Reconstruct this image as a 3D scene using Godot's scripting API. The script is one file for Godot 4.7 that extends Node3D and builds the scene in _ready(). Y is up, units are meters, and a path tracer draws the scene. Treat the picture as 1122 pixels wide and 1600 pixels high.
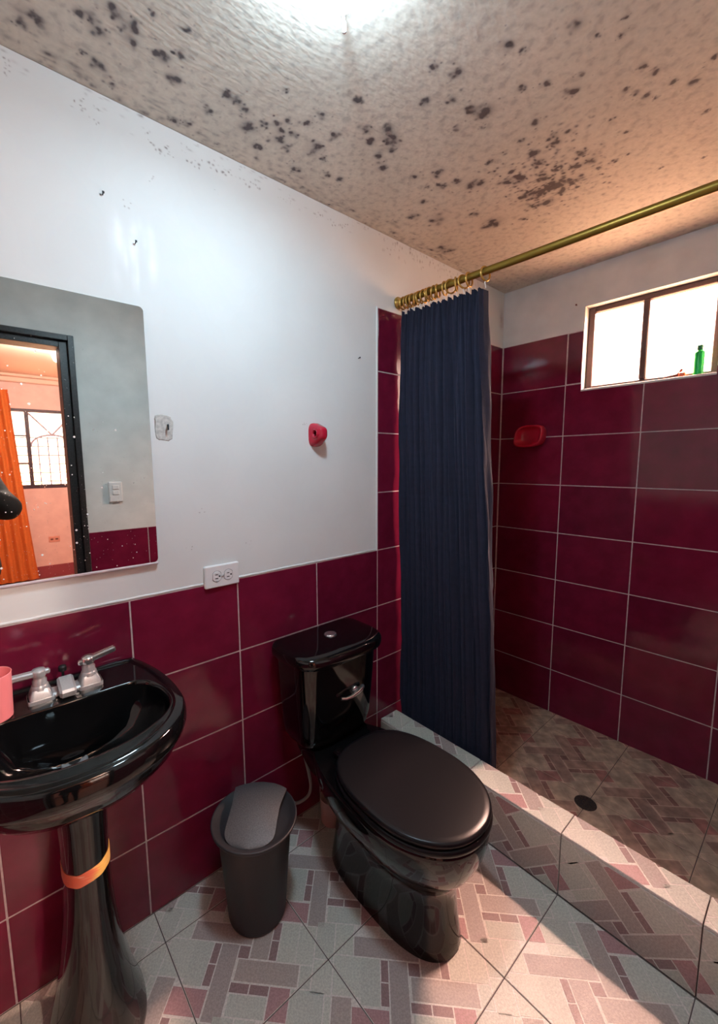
extends Node3D

# ------------------------------------------------------------------ mesh builder
class MB:
	var v := PackedVector3Array()
	var n := PackedVector3Array()
	var uv := PackedVector2Array()
	var col := PackedColorArray()
	var idx := PackedInt32Array()
	var tint := Color(1, 1, 1)

	func poly(p: PackedVector3Array, inside: Vector3, uvs := PackedVector2Array()) -> void:
		# flat convex polygon that faces away from the point «inside»
		var nn := Vector3.ZERO
		var c := Vector3.ZERO
		for i in p.size():
			c += p[i]
		c /= p.size()
		for i in p.size():
			nn += (p[(i + 1) % p.size()] - c).cross(p[i] - c)
		nn = nn.normalized()
		var turned := nn.dot(c - inside) < 0.0
		if turned:
			nn = -nn
		var s := v.size()
		for i in p.size():
			v.append(p[i])
			n.append(nn)
			uv.append(uvs[i] if uvs.size() else Vector2.ZERO)
			col.append(tint)
		for i in range(1, p.size() - 1):
			if turned:
				idx.append_array([s, s + i + 1, s + i])
			else:
				idx.append_array([s, s + i, s + i + 1])

	func rbox(c: Vector3, s: Vector3, b := 0.0, t := Transform3D.IDENTITY) -> void:
		var h := s * 0.5
		b = minf(b, minf(h.x, minf(h.y, h.z)) * 0.95)
		var ic := t * c
		var at := func(sg: Vector3, k: int) -> Vector3:
			var q := Vector3(sg.x * (h.x - b), sg.y * (h.y - b), sg.z * (h.z - b))
			q[k] = sg[k] * h[k]
			return t * (c + q)
		for k in 3:
			var l: int = (k + 1) % 3
			var m: int = (k + 2) % 3
			for sk in [-1.0, 1.0]:
				var f := PackedVector3Array()
				for pr in [[-1.0, -1.0], [1.0, -1.0], [1.0, 1.0], [-1.0, 1.0]]:
					var sg := Vector3.ZERO
					sg[k] = sk
					sg[l] = pr[0]
					sg[m] = pr[1]
					f.append(at.call(sg, k))
				poly(f, ic)
				if b > 0.0:
					for sl in [-1.0, 1.0]:
						var a := Vector3.ZERO
						a[k] = sk
						a[l] = sl
						a[m] = -1.0
						var d := a
						d[m] = 1.0
						poly(PackedVector3Array([at.call(a, k), at.call(d, k), at.call(d, l), at.call(a, l)]), ic)
		if b > 0.0:
			for x in [-1.0, 1.0]:
				for y in [-1.0, 1.0]:
					for z in [-1.0, 1.0]:
						var sg := Vector3(x, y, z)
						poly(PackedVector3Array([at.call(sg, 0), at.call(sg, 1), at.call(sg, 2)]), ic)

	func box2(lo: Vector3, hi: Vector3, b := 0.0) -> void:
		rbox((lo + hi) * 0.5, hi - lo, b)

	func grid(rows: Array, closed: bool, flip := false, uvs: Array = []) -> void:
		var s := v.size()
		var w: int = rows[0].size()
		for i in rows.size():
			for j in w:
				v.append(rows[i][j])
				n.append(Vector3.ZERO)
				uv.append(uvs[i][j] if uvs.size() else Vector2(float(j) / w, float(i) / rows.size()))
				col.append(tint)
		for i in rows.size() - 1:
			for j in (w if closed else w - 1):
				var a := s + i * w + j
				var b := s + i * w + (j + 1) % w
				var c := a + w
				var d := b + w
				if flip:
					face(a, d, b)
					face(a, c, d)
				else:
					face(a, b, d)
					face(a, d, c)
		for i in range(s, v.size()):
			n[i] = n[i].normalized() if n[i].length() > 1e-12 else Vector3.UP

	func face(a: int, b: int, c: int) -> void:
		if v[a].distance_squared_to(v[b]) < 1e-14 or v[b].distance_squared_to(v[c]) < 1e-14 or v[a].distance_squared_to(v[c]) < 1e-14:
			return
		idx.append_array([a, b, c])
		var q := (v[c] - v[a]).cross(v[b] - v[a])
		n[a] += q
		n[b] += q
		n[c] += q

	func lathe(prof: Array, seg := 32, c := Vector3.ZERO, basis := Basis.IDENTITY, flip := false) -> void:
		var rows := []
		for p in prof:
			var r := PackedVector3Array()
			for j in seg:
				var a := TAU * j / seg
				r.append(c + basis * Vector3(p[0] * cos(a), p[1], p[0] * sin(a)))
			rows.append(r)
		grid(rows, true, flip)

	func cap(ring: PackedVector3Array, inside: Vector3) -> void:
		poly(ring, inside)

	func tube(path: PackedVector3Array, r: float, seg := 10, closed := false, r2 := -1.0) -> void:
		var rows := []
		var up := Vector3.UP
		var m := path.size()
		for i in m:
			var t: Vector3
			if closed:
				t = path[(i + 1) % m] - path[(i - 1 + m) % m]
			else:
				t = path[mini(i + 1, m - 1)] - path[maxi(i - 1, 0)]
			t = t.normalized()
			if i == 0:
				up = Vector3.UP if absf(t.y) < 0.9 else Vector3.RIGHT
			up = (up - t * up.dot(t)).normalized()
			var sd := t.cross(up)
			var rr := r if r2 < 0.0 else lerpf(r, r2, float(i) / (m - 1))
			var ring := PackedVector3Array()
			for j in seg:
				var a := TAU * j / seg
				ring.append(path[i] + (up * cos(a) + sd * sin(a)) * rr)
			rows.append(ring)
		if closed:
			rows.append(rows[0])
		grid(rows, true, true)
		if not closed:
			cap(rows[0], path[1])
			cap(rows[m - 1], path[m - 2])

	func prism(p2: PackedVector2Array, t: Transform3D, h0: float, h1: float) -> void:
		var c := Vector2.ZERO
		for q in p2:
			c += q
		c /= p2.size()
		var ins := t * Vector3(c.x, (h0 + h1) * 0.5, c.y)
		var top := PackedVector3Array()
		for q in p2:
			top.append(t * Vector3(q.x, h1, q.y))
		poly(top, ins)
		for i in p2.size():
			var a := p2[i]
			var b := p2[(i + 1) % p2.size()]
			poly(PackedVector3Array([t * Vector3(a.x, h1, a.y), t * Vector3(b.x, h1, b.y), t * Vector3(b.x, h0, b.y), t * Vector3(a.x, h0, a.y)]), ins)

	func done() -> ArrayMesh:
		var a := []
		a.resize(Mesh.ARRAY_MAX)
		a[Mesh.ARRAY_VERTEX] = v
		a[Mesh.ARRAY_NORMAL] = n
		a[Mesh.ARRAY_TEX_UV] = uv
		a[Mesh.ARRAY_COLOR] = col
		a[Mesh.ARRAY_INDEX] = idx
		var m := ArrayMesh.new()
		m.add_surface_from_arrays(Mesh.PRIMITIVE_TRIANGLES, a)
		return m

# ------------------------------------------------------------------ nodes
var used := {}

func numbered(called: String) -> String:
	var k: int = used.get(called, 0)
	used[called] = k + 1
	return called if k == 0 else "%s_%03d" % [called, k]

func inst(called: String, mesh: Mesh, m: Material, parent: Node) -> MeshInstance3D:
	var o := MeshInstance3D.new()
	o.name = numbered(called) if parent == self else called
	o.mesh = mesh
	o.material_override = m
	parent.add_child(o, true)
	return o

func obj(called: String, b: MB, m: Material, parent: Node = self) -> MeshInstance3D:
	return inst(called, b.done(), m, parent)

func thing(called: String, label: String, category: String, at := Vector3.ZERO, group := "") -> Node3D:
	var o := Node3D.new()
	o.name = numbered(called)
	add_child(o)
	o.position = at
	tag(o, label, category, group)
	return o

func tag(o: Node, label: String, category: String, group := "") -> void:
	o.set_meta("label", label)
	o.set_meta("category", category)
	if group:
		o.set_meta("group", group)

func struct(called: String, b: MB, m: Material, label := "") -> MeshInstance3D:
	var o := obj(called, b, m)
	o.set_meta("kind", "structure")
	if label:
		o.set_meta("label", label)
	return o

# ------------------------------------------------------------------ materials
func mat(c: Color, rough := 0.6, metal := 0.0, spec := 0.5) -> StandardMaterial3D:
	var m := StandardMaterial3D.new()
	m.albedo_color = c
	m.roughness = rough
	m.metallic = metal
	m.metallic_specular = spec
	return m

func rgb(r: float, g: float, b: float) -> Color:
	return Color(r / 255.0, g / 255.0, b / 255.0)

func noise_tex(freq: float, lo: float, hi: float, oct := 4, size := 512, sd := 1) -> NoiseTexture2D:
	var f := FastNoiseLite.new()
	f.seed = sd
	f.noise_type = FastNoiseLite.TYPE_SIMPLEX_SMOOTH
	f.frequency = freq
	f.fractal_octaves = oct
	var t := NoiseTexture2D.new()
	t.width = size
	t.height = size
	t.seamless = true
	t.noise = f
	var g := Gradient.new()
	g.set_color(0, Color(lo, lo, lo))
	g.set_color(1, Color(hi, hi, hi))
	t.color_ramp = g
	return t

func textured(m: StandardMaterial3D, t: Texture2D, s: float) -> StandardMaterial3D:
	m.albedo_texture = t
	m.uv1_triplanar = true
	m.uv1_world_triplanar = true
	m.uv1_scale = Vector3(s, s, s)
	return m

func relief(m: StandardMaterial3D, t: Texture2D, cm: float) -> StandardMaterial3D:
	m.heightmap_enabled = true
	m.heightmap_texture = t
	m.heightmap_scale = cm
	return m

var K := {}

func make_materials() -> void:
	var mottle := noise_tex(0.03, 0.84, 1.0, 6, 512, 3)
	var stain := noise_tex(0.014, 0.66, 1.0, 6, 512, 4)
	var bumps := noise_tex(0.06, 0.0, 1.0, 3, 512, 7)
	var fine := noise_tex(0.015, 0.0, 1.0, 3, 512, 9)
	for d in [["line", 236, 226, 216], ["light", 218, 215, 200], ["light2", 211, 209, 195], ["mauve", 190, 173, 165], ["tan", 195, 178, 168], ["dusk", 166, 136, 133], ["rose", 196, 152, 150]]:
		var m := mat(rgb(d[1], d[2], d[3]), 0.25)
		textured(m, mottle, 9.0)
		relief(m, bumps, 0.05)
		K["f_" + d[0]] = m
		# the shower's tiles are worn and stained brown
		var q := mat(rgb(d[1] * 0.98, d[2] * 0.87, d[3] * 0.80), 0.42)
		textured(q, stain, 2.2)
		relief(q, bumps, 0.03)
		K["s_" + d[0]] = q
	K.tile = relief(textured(mat(rgb(122, 28, 56), 0.11), noise_tex(0.012, 0.86, 1.0, 4, 512, 5), 1.5), fine, 0.03)
	K.tile2 = relief(textured(mat(rgb(114, 26, 53), 0.12), noise_tex(0.012, 0.84, 1.0, 4, 512, 6), 1.7), fine, 0.03)
	K.grout = textured(mat(rgb(212, 190, 190), 0.85), mottle, 3.0)
	K.floor_grout = textured(mat(rgb(108, 96, 90), 0.9), mottle, 4.0)
	K.black = mat(rgb(11, 11, 12), 0.07)
	K.seat = mat(rgb(20, 19, 21), 0.28, 0.0, 0.32)
	K.chrome = mat(rgb(215, 212, 212), 0.18, 0.9)
	K.chalky = textured(mat(rgb(190, 190, 190), 0.3, 0.4), mottle, 20.0)
	K.brass = mat(rgb(206, 164, 88), 0.28, 0.8)
	K.rod = mat(rgb(140, 112, 44), 0.38, 0.7)
	K.white = mat(rgb(226, 224, 222), 0.35)
	K.dark = mat(rgb(24, 22, 22), 0.6)
	K.red = mat(rgb(182, 30, 54), 0.14)
	K.pink = mat(rgb(244, 138, 140), 0.4)
	K.bin = textured(mat(rgb(46, 45, 48), 0.5), mottle, 9.0)
	K.binlid = textured(mat(rgb(104, 102, 103), 0.5), noise_tex(0.05, 0.6, 1.0, 5, 512, 21), 8.0)
	var cloth := mat(rgb(30, 33, 56), 0.9)
	cloth.rim_enabled = true
	cloth.rim = 0.12
	K.cloth = relief(textured(cloth, noise_tex(0.02, 0.75, 1.0, 5, 512, 31), 3.0), noise_tex(0.2, 0.0, 1.0, 2, 512, 32), 0.03)
	K.frame_brown = textured(mat(rgb(92, 64, 58), 0.6), mottle, 10.0)
	K.plaster = textured(mat(rgb(222, 221, 217), 0.8), noise_tex(0.01, 0.93, 1.0, 5, 512, 41), 1.2)
	K.salmon = textured(mat(rgb(244, 204, 193), 0.8), noise_tex(0.01, 0.94, 1.0, 5, 512, 42), 1.2)
	K.cream = mat(rgb(240, 206, 184), 0.8)
	K.door_metal = textured(mat(rgb(58, 50, 50), 0.45), noise_tex(0.03, 0.45, 1.0, 5, 512, 43), 5.0)
	K.orange = textured(mat(rgb(232, 124, 52), 0.8), mottle, 4.0)
	K.orange.backlight = Color(0.5, 0.3, 0.12)
	var g := mat(Color(0.95, 0.97, 1.0, 0.06), 0.02)
	g.transparency = BaseMaterial3D.TRANSPARENCY_ALPHA
	K.glass = g

# ------------------------------------------------------------------ pattern of the ceramic floor tiles, in units of the tile (s = a - b, t = a + b)
const BLOCKS := [
	[-0.705, -0.31, 1.405, 1.64, "rose"], [-0.29, -0.085, 0.95, 1.665, "mauve"], [-0.385, -0.305, 0.955, 1.158, "dusk"], [-0.39, -0.305, 1.172, 1.37, "dusk"],
	[-0.615, -0.40, 0.95, 1.38, "light2"], [-0.70, 0.055, 0.735, 0.935, "mauve"], [-0.07, 0.055, 0.955, 1.077, "dusk"], [0.075, 0.285, 0.335, 1.07, "tan"],
	[0.298, 0.385, 0.67, 0.86, "dusk"], [0.298, 0.385, 0.872, 1.07, "dusk"], [0.40, 0.61, 0.665, 1.075, "light"], [-0.05, 0.67, 1.09, 1.295, "tan"],
	[-0.07, 0.14, 1.315, 1.40, "dusk"], [0.155, 0.365, 1.315, 1.40, "dusk"], [0.38, 0.605, 1.315, 1.6, "rose"], [-0.055, 0.36, 1.415, 1.6, "light2"],
	[-0.38, -0.18, 1.68, 2.075, "light"], [-0.165, 0.055, 1.615, 2.0, "light2"], [0.07, 0.285, 1.615, 1.935, "light"], [0.07, 0.385, 1.95, 2.32, "light"],
	[-0.165, 0.055, 2.015, 2.33, "light"], [-0.31, -0.18, 2.09, 2.3, "light2"], [-0.385, -0.02, 2.315, 2.6, "light2"], [-0.005, 0.06, 2.345, 2.72, "light"], [-0.385, -0.02, 2.615, 2.72, "light"]]

var blocks_left := 300

func patterned_tile(parent: Node, called: String, lo: Vector2, hi: Vector2, off: Vector2, pitch: Vector2, t: Transform3D, single: bool, kind := "f_") -> void:
	# a ceramic tile that covers lo..hi (metres in the plane of t), its printed blocks standing 0.5 mm proud; off is a corner of the pattern's grid
	var b := MB.new()
	var gap := 0.0013
	lo += Vector2(gap, gap)
	hi -= Vector2(gap, gap)
	if hi.x - lo.x < 0.008 or hi.y - lo.y < 0.008:
		return
	b.rbox(Vector3((lo.x + hi.x) * 0.5, -0.004, (lo.y + hi.y) * 0.5), Vector3(hi.x - lo.x, 0.008, hi.y - lo.y), 0.0009, t)
	var tile := obj(called, b, K[kind + "line"], parent)
	var rect := PackedVector2Array([lo + Vector2(0.001, 0.001), Vector2(hi.x - 0.001, lo.y + 0.001), hi - Vector2(0.001, 0.001), Vector2(lo.x + 0.001, hi.y - 0.001)])
	var joined := {}
	for q in BLOCKS:
		for i in range(-3, 4):
			for j in range(-3, 4):
				var p := PackedVector2Array()
				for c in [[q[0], q[2]], [q[1], q[2]], [q[1], q[3]], [q[0], q[3]]]:
					var aa: float = (c[0] + c[1]) * 0.5 + i
					var bb: float = (c[1] - c[0]) * 0.5 + j
					p.append(off + Vector2(aa * pitch.x, bb * pitch.y))
				for piece in Geometry2D.intersect_polygons(p, rect):
					var area := 0.0
					for k in piece.size():
						area += piece[k].cross(piece[(k + 1) % piece.size()])
					if absf(area) < 2e-5:
						continue
					if single and blocks_left > 0:
						blocks_left -= 1
						var m := MB.new()
						m.prism(piece, t, -0.001, 0.0005)
						obj("tile_block", m, K[kind + q[4]], tile)
					else:
						if not joined.has(q[4]):
							joined[q[4]] = MB.new()
						joined[q[4]].prism(piece, t, -0.001, 0.0005)
	for k in joined:
		var o := obj("tile_blocks", joined[k], K[kind + k], tile)
		o.set_meta("kind", "stuff")

# ------------------------------------------------------------------ wall tiles
var tile_meshes := {}

func wall_tile(parent: Node, u0: float, u1: float, y0: float, y1: float, t: Transform3D, hole := Rect2(), k := 0) -> void:
	# t carries (u, height off the wall, y) into the room; the face lies at height 0
	var rs := [Rect2(u0, y0, u1 - u0, y1 - y0)]
	if hole.size.x > 0.0 and rs[0].intersects(hole):
		rs[0] = rs[0].grow(-0.00225)
	if hole.size.x > 0.0 and rs[0].intersects(hole):
		var r: Rect2 = rs[0]
		rs = []
		var x0 := maxf(r.position.x, hole.position.x)
		var x1 := minf(r.end.x, hole.end.x)
		if hole.position.x > r.position.x:
			rs.append(Rect2(r.position.x, r.position.y, hole.position.x - r.position.x, r.size.y))
		if hole.end.x < r.end.x:
			rs.append(Rect2(hole.end.x, r.position.y, r.end.x - hole.end.x, r.size.y))
		if hole.position.y > r.position.y:
			rs.append(Rect2(x0, r.position.y, x1 - x0, hole.position.y - r.position.y))
		if hole.end.y < r.end.y:
			rs.append(Rect2(x0, hole.end.y, x1 - x0, r.end.y - hole.end.y))
	if rs.is_empty():
		return
	var m: StandardMaterial3D = K.tile if (k * 7 + int(y0 * 12)) % 3 else K.tile2
	if rs.size() == 1:
		var r: Rect2 = rs[0]
		var key := "%.3f %.3f" % [r.size.x, r.size.y]
		if not tile_meshes.has(key):
			var b := MB.new()
			b.rbox(Vector3.ZERO, Vector3(r.size.x - 0.0045, 0.006, r.size.y - 0.0045), 0.0009)
			tile_meshes[key] = b.done()
		var o := inst("wall_tile", tile_meshes[key], m, parent)
		o.transform = t * Transform3D(Basis.IDENTITY, Vector3(r.get_center().x, -0.003, r.get_center().y))
		return
	var b := MB.new()
	for r in rs:
		b.rbox(Vector3(r.get_center().x, -0.003, r.get_center().y), Vector3(r.size.x, 0.006, r.size.y), 0.0, t)
	obj("wall_tile", b, m, parent)

# ------------------------------------------------------------------ outlines
func spline(pts: Array, count: int) -> PackedVector2Array:
	# closed outline from the half given as (x, z >= 0), mirrored, resampled evenly
	var full := []
	for p in pts:
		full.append(Vector2(p[0], p[1]))
	for i in range(pts.size() - 2, 0, -1):
		full.append(Vector2(pts[i][0], -pts[i][1]))
	var dense := PackedVector2Array()
	var m := full.size()
	for i in m:
		var p0: Vector2 = full[(i - 1 + m) % m]
		var p1: Vector2 = full[i]
		var p2: Vector2 = full[(i + 1) % m]
		var p3: Vector2 = full[(i + 2) % m]
		for k in 12:
			dense.append(p1.cubic_interpolate(p2, p0, p3, k / 12.0))
	var lens := [0.0]
	for i in dense.size():
		lens.append(lens[i] + dense[i].distance_to(dense[(i + 1) % dense.size()]))
	var total: float = lens[-1]
	var out := PackedVector2Array()
	var at := 0
	for i in count:
		var want := total * i / count
		while at < dense.size() - 1 and lens[at + 1] < want:
			at += 1
		var f: float = (want - lens[at]) / maxf(1e-9, lens[at + 1] - lens[at])
		out.append(dense[at].lerp(dense[(at + 1) % dense.size()], f))
	return out

func ring(o: PackedVector2Array, y: float, c := Vector2.ZERO, s := Vector2.ONE) -> PackedVector3Array:
	var r := PackedVector3Array()
	for p in o:
		var q := c + (p - c) * s
		r.append(Vector3(q.x, y, q.y))
	return r

func egg(x0: float, x1: float, hw: float, mid: float, nb: float, nf: float, count := 64) -> PackedVector2Array:
	# oval from x0 to x1, widest at mid; exponents shape its back and front
	var o := PackedVector2Array()
	for i in count:
		var a := TAU * i / count
		var c := cos(a)
		var e := nf if c > 0.0 else nb
		var rx := (x1 - mid) if c > 0.0 else (mid - x0)
		o.append(Vector2(mid + rx * signf(c) * pow(absf(c), 2.0 / e), hw * signf(sin(a)) * pow(absf(sin(a)), 2.0 / e)))
	return o

# ================================================================== scene
const CEIL := 2.29
const WX := 1.43          # right wall
const ZF := 2.85          # wall behind the camera
const LED := Color(0.81, 0.925, 1.0)

func _ready() -> void:
	# ---- camera
	var cam := Camera3D.new()
	cam.name = "camera"
	cam.transform = Transform3D(Basis(Vector3(0.644405, -0.00969, -0.764623), Vector3(-0.082824, 0.993153, -0.082388), Vector3(0.760185, 0.116421, 0.63919)).orthonormalized(), Vector3(1.24278, 1.38109, 2.26323))
	cam.projection = Camera3D.PROJECTION_FRUSTUM
	cam.near = 0.02
	cam.far = 60.0
	cam.size = 2.0 * 0.02 * 800.0 / 651.487
	cam.frustum_offset = Vector2(0.05288, -0.003024) * 0.02
	add_child(cam)
	cam.current = true
	# ---- sky and exposure
	var sm := ProceduralSkyMaterial.new()
	sm.sky_top_color = Color(0.72, 0.63, 0.58)
	sm.sky_horizon_color = Color(0.72, 0.60, 0.53)
	sm.ground_horizon_color = Color(1.0, 0.77, 0.62)
	sm.ground_bottom_color = Color(1.0, 0.75, 0.58)
	sm.sun_angle_max = 0.0
	var sky := Sky.new()
	sky.sky_material = sm
	var env := Environment.new()
	env.background_mode = Environment.BG_SKY
	env.sky = sky
	env.background_energy_multiplier = 24.0
	env.tonemap_mode = Environment.TONE_MAPPER_LINEAR
	env.tonemap_exposure = 1.0
	env.sdfgi_enabled = true
	env.ssao_enabled = true
	env.ssil_enabled = true
	var we := WorldEnvironment.new()
	we.name = "world"
	we.environment = env
	add_child(we)
	# ---- daylight that falls steeply through the shower window
	var day := AreaLight3D.new()
	day.name = "window_daylight"
	day.area_size = Vector2(0.62, 0.48)
	day.light_color = Color(1.0, 0.80, 0.72)
	day.light_energy = 50.0
	day.shadow_enabled = true
	day.position = Vector3(0.66, 2.20, -0.37)
	add_child(day)
	day.rotation = Vector3(-PI / 2, 0, 0)

	make_materials()
	build_room()
	build_window()
	build_other_room()
	build_lamp()
	build_sink()
	build_toilet()
	build_bin()
	build_curtain()
	build_small()
	build_person()

func mottled_image(w: int, h: int, sd: int, freq: float, oct: int) -> PackedByteArray:
	var f := FastNoiseLite.new()
	f.seed = sd
	f.noise_type = FastNoiseLite.TYPE_SIMPLEX_SMOOTH
	f.frequency = freq
	f.fractal_octaves = oct
	var im := f.get_image(w, h)
	im.convert(Image.FORMAT_L8)
	return im.get_data()

const MOULD := [110, 2117, 19, 78, 2132, 10, 182, 2049, 12, 187, 2026, 12, 159, 2009, 14, 228, 1994, 16, 218, 1960, 16, 186, 1949, 14, 272, 1928, 8, 286, 1864, 11, 90, 2023, 8, 75, 1991, 16, 188, 1904, 8, 191, 1883, 16, 223, 1856, 12, 154, 1848, 16, 42, 1956, 9, 193, 1728, 13, 191, 1699, 13, 181, 1670, 13, 134, 1640, 22, 89, 1588, 13, 174, 1610, 13, 194, 1585, 11, 219, 1569, 13, 193, 1534, 13, 151, 1552, 17, 137, 1515, 14, 180, 1565, 11, 250, 1523, 11, 292, 1509, 12, 190, 1455, 21, 173, 1410, 10, 262, 1437, 16, 298, 1625, 8, 386, 1467, 10, 78, 1444, 15, 28, 1805, 12, 40, 1773, 11, 117, 1748, 12, 122, 1349, 13, 133, 1309, 13, 386, 1466, 11, 333, 1385, 16, 311, 1343, 16, 283, 1287, 14, 254, 1242, 15, 365, 1330, 21, 337, 1285, 22, 341, 1311, 10, 563, 1392, 11, 591, 1337, 16, 539, 1283, 14, 491, 1329, 13, 553, 1220, 14, 573, 1185, 21, 493, 1193, 11, 701, 1306, 14, 717, 1271, 8, 815, 1236, 14, 669, 1179, 10, 716, 1144, 10, 745, 1072, 15, 641, 1044, 13, 586, 1011, 10, 541, 1140, 8, 487, 1004, 10, 777, 1104, 8, 887, 1173, 7, 834, 1176, 6, 869, 1137, 6, 877, 1016, 10, 890, 974, 11, 913, 908, 9, 943, 867, 12, 988, 914, 9, 946, 731, 9, 829, 969, 10, 782, 895, 8, 788, 815, 8, 318, 1022, 18, 351, 1086, 16, 294, 1130, 13, 289, 1057, 9, 225, 1004, 14, 304, 793, 17, 195, 875, 28, 152, 963, 21, 72, 660, 33, 315, 692, 34, 365, 1004, 16, 388, 949, 20, 414, 931, 14, 469, 877, 18, 501, 850, 20, 583, 931, 15, 583, 886, 16, 654, 958, 11, 684, 942, 10, 649, 924, 13, 675, 819, 14, 680, 767, 17, 641, 780, 13, 686, 713, 9, 478, 754, 19, 516, 736, 23, 561, 737, 26, 598, 719, 21, 466, 677, 22, 510, 654, 19, 561, 681, 16, 633, 702, 13, 401, 622, 13, 731, 705, 8, 767, 707, 6, 813, 557, 6, 908, 511, 6, 874, 884, 6, 858, 910, 11, 845, 942, 8, 507, 907, 11, 555, 798, 16, 604, 813, 13]

func blot(buf: PackedFloat32Array, w: int, h: int, cx: float, cy: float, rx: float, ry: float, k: float) -> void:
	for y in range(maxi(0, int(cy - 2.0 * ry)), mini(h, int(cy + 2.0 * ry) + 1)):
		for x in range(maxi(0, int(cx - 2.0 * rx)), mini(w, int(cx + 2.0 * rx) + 1)):
			var d := Vector2((x - cx) / rx, (y - cy) / ry).length_squared()
			buf[y * w + x] = minf(1.6, buf[y * w + x] + k * exp(-d * 1.1))

func ceiling_texture() -> ImageTexture:
	var w := 768
	var h := 1536
	var pm := w / WX
	var n1 := mottled_image(w, h, 11, 0.006, 4)
	var n2 := mottled_image(w, h, 12, 0.06, 3)
	var n3 := mottled_image(w, h, 13, 0.12, 2)
	var buf := PackedFloat32Array()
	buf.resize(w * h)
	var rng := RandomNumberGenerator.new()
	rng.seed = 5
	for i in MOULD.size() / 3:
		var r: float = MOULD[i * 3 + 2] / 1000.0 * pm
		var cx: float = MOULD[i * 3] / 1000.0 * pm
		var cy: float = MOULD[i * 3 + 1] / 1000.0 * pm
		blot(buf, w, h, cx, cy, r * rng.randf_range(0.9, 1.4), r * rng.randf_range(0.9, 1.4), rng.randf_range(0.34, 0.6))
		for k in 5:
			blot(buf, w, h, cx + rng.randfn() * r * 0.55, cy + rng.randfn() * r * 0.55, r * rng.randf_range(0.3, 0.6), r * rng.randf_range(0.3, 0.6), rng.randf_range(0.25, 0.6))
		for k in 3:
			blot(buf, w, h, cx + rng.randfn() * r * 1.6, cy + rng.randfn() * r * 1.6, r * rng.randf_range(0.15, 0.35), r * rng.randf_range(0.15, 0.35), rng.randf_range(0.3, 0.7))
	for k in 330:    # the densest colony, over the shower curb
		blot(buf, w, h, (0.57 + rng.randfn() * 0.08) * pm, (0.79 + rng.randfn() * 0.10) * pm, rng.randf_range(1.5, 4.2), rng.randf_range(1.5, 4.2), rng.randf_range(0.3, 0.8))
	for k in 1500:   # stray flecks
		blot(buf, w, h, rng.randf() * w, rng.randf_range(0.2, 2.4) * pm, rng.randf_range(1.0, 3.4), rng.randf_range(1.0, 2.2), rng.randf_range(0.12, 0.42))
	for k in 420:    # damp edge along the mirror wall
		blot(buf, w, h, absf(rng.randfn()) * 0.05 * pm, rng.randf_range(0.2, 2.4) * pm, rng.randf_range(1.5, 5.0), rng.randf_range(2.0, 9.0), rng.randf_range(0.12, 0.4))
	var out := PackedByteArray()
	out.resize(w * h * 3)
	for i in w * h:
		var a := n1[i] / 255.0
		var b := n2[i] / 255.0
		var c := n3[i] / 255.0
		var m: float = clampf(buf[i] * (0.35 + 1.1 * b + 0.25 * c), 0.0, 1.0)
		m = m * (0.45 + 0.55 * m)
		# small mould flecks, alike over the whole ceiling
		m = maxf(m, clampf((b - 0.55) * 3.4, 0.0, 1.0) * 0.22)
		var v := 0.94 + 0.05 * a + 0.07 * (c - 0.5)
		var r := 222.0 * v
		var g := 214.0 * v
		var bl := 200.0 * v
		out[i * 3] = int(clampf(lerpf(r, 66.0, m * 0.84), 0, 255))
		out[i * 3 + 1] = int(clampf(lerpf(g, 58.0, m * 0.84), 0, 255))
		out[i * 3 + 2] = int(clampf(lerpf(bl, 62.0, m * 0.84), 0, 255))
	return ImageTexture.create_from_image(Image.create_from_data(w, h, false, Image.FORMAT_RGB8, out))

const SPECKS := [2.017, 2.239, 9, 1.999, 2.242, 7, 1.987, 2.228, 6, 1.98, 2.244, 6, 1.857, 2.247, 6, 1.837, 2.224, 12, 1.833, 2.214, 9, 1.808, 2.24, 9, 1.795, 2.227, 6, 1.765, 2.257, 6, 1.749, 2.233, 9, 1.719, 2.239, 11, 1.694, 2.244, 9, 1.668, 2.243, 13, 1.644, 2.242, 11, 1.624, 2.243, 9, 1.568, 2.243, 9, 1.542, 2.243, 11, 1.514, 2.242, 9, 1.443, 2.246, 6, 1.405, 2.252, 6, 1.289, 2.24, 6, 1.269, 2.251, 9, 1.225, 2.247, 11, 1.179, 2.247, 11, 1.163, 2.257, 9, 1.857, 2.144, 5, 1.752, 1.241, 5, 1.92, 2.052, 7, 1.663, 2.179, 4, 2.157, 2.264, 9, 2.153, 2.244, 8, 2.147, 2.257, 6, 1.797, 1.131, 5, 1.602, 1.115, 5, 1.369, 1.519, 6]

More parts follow.
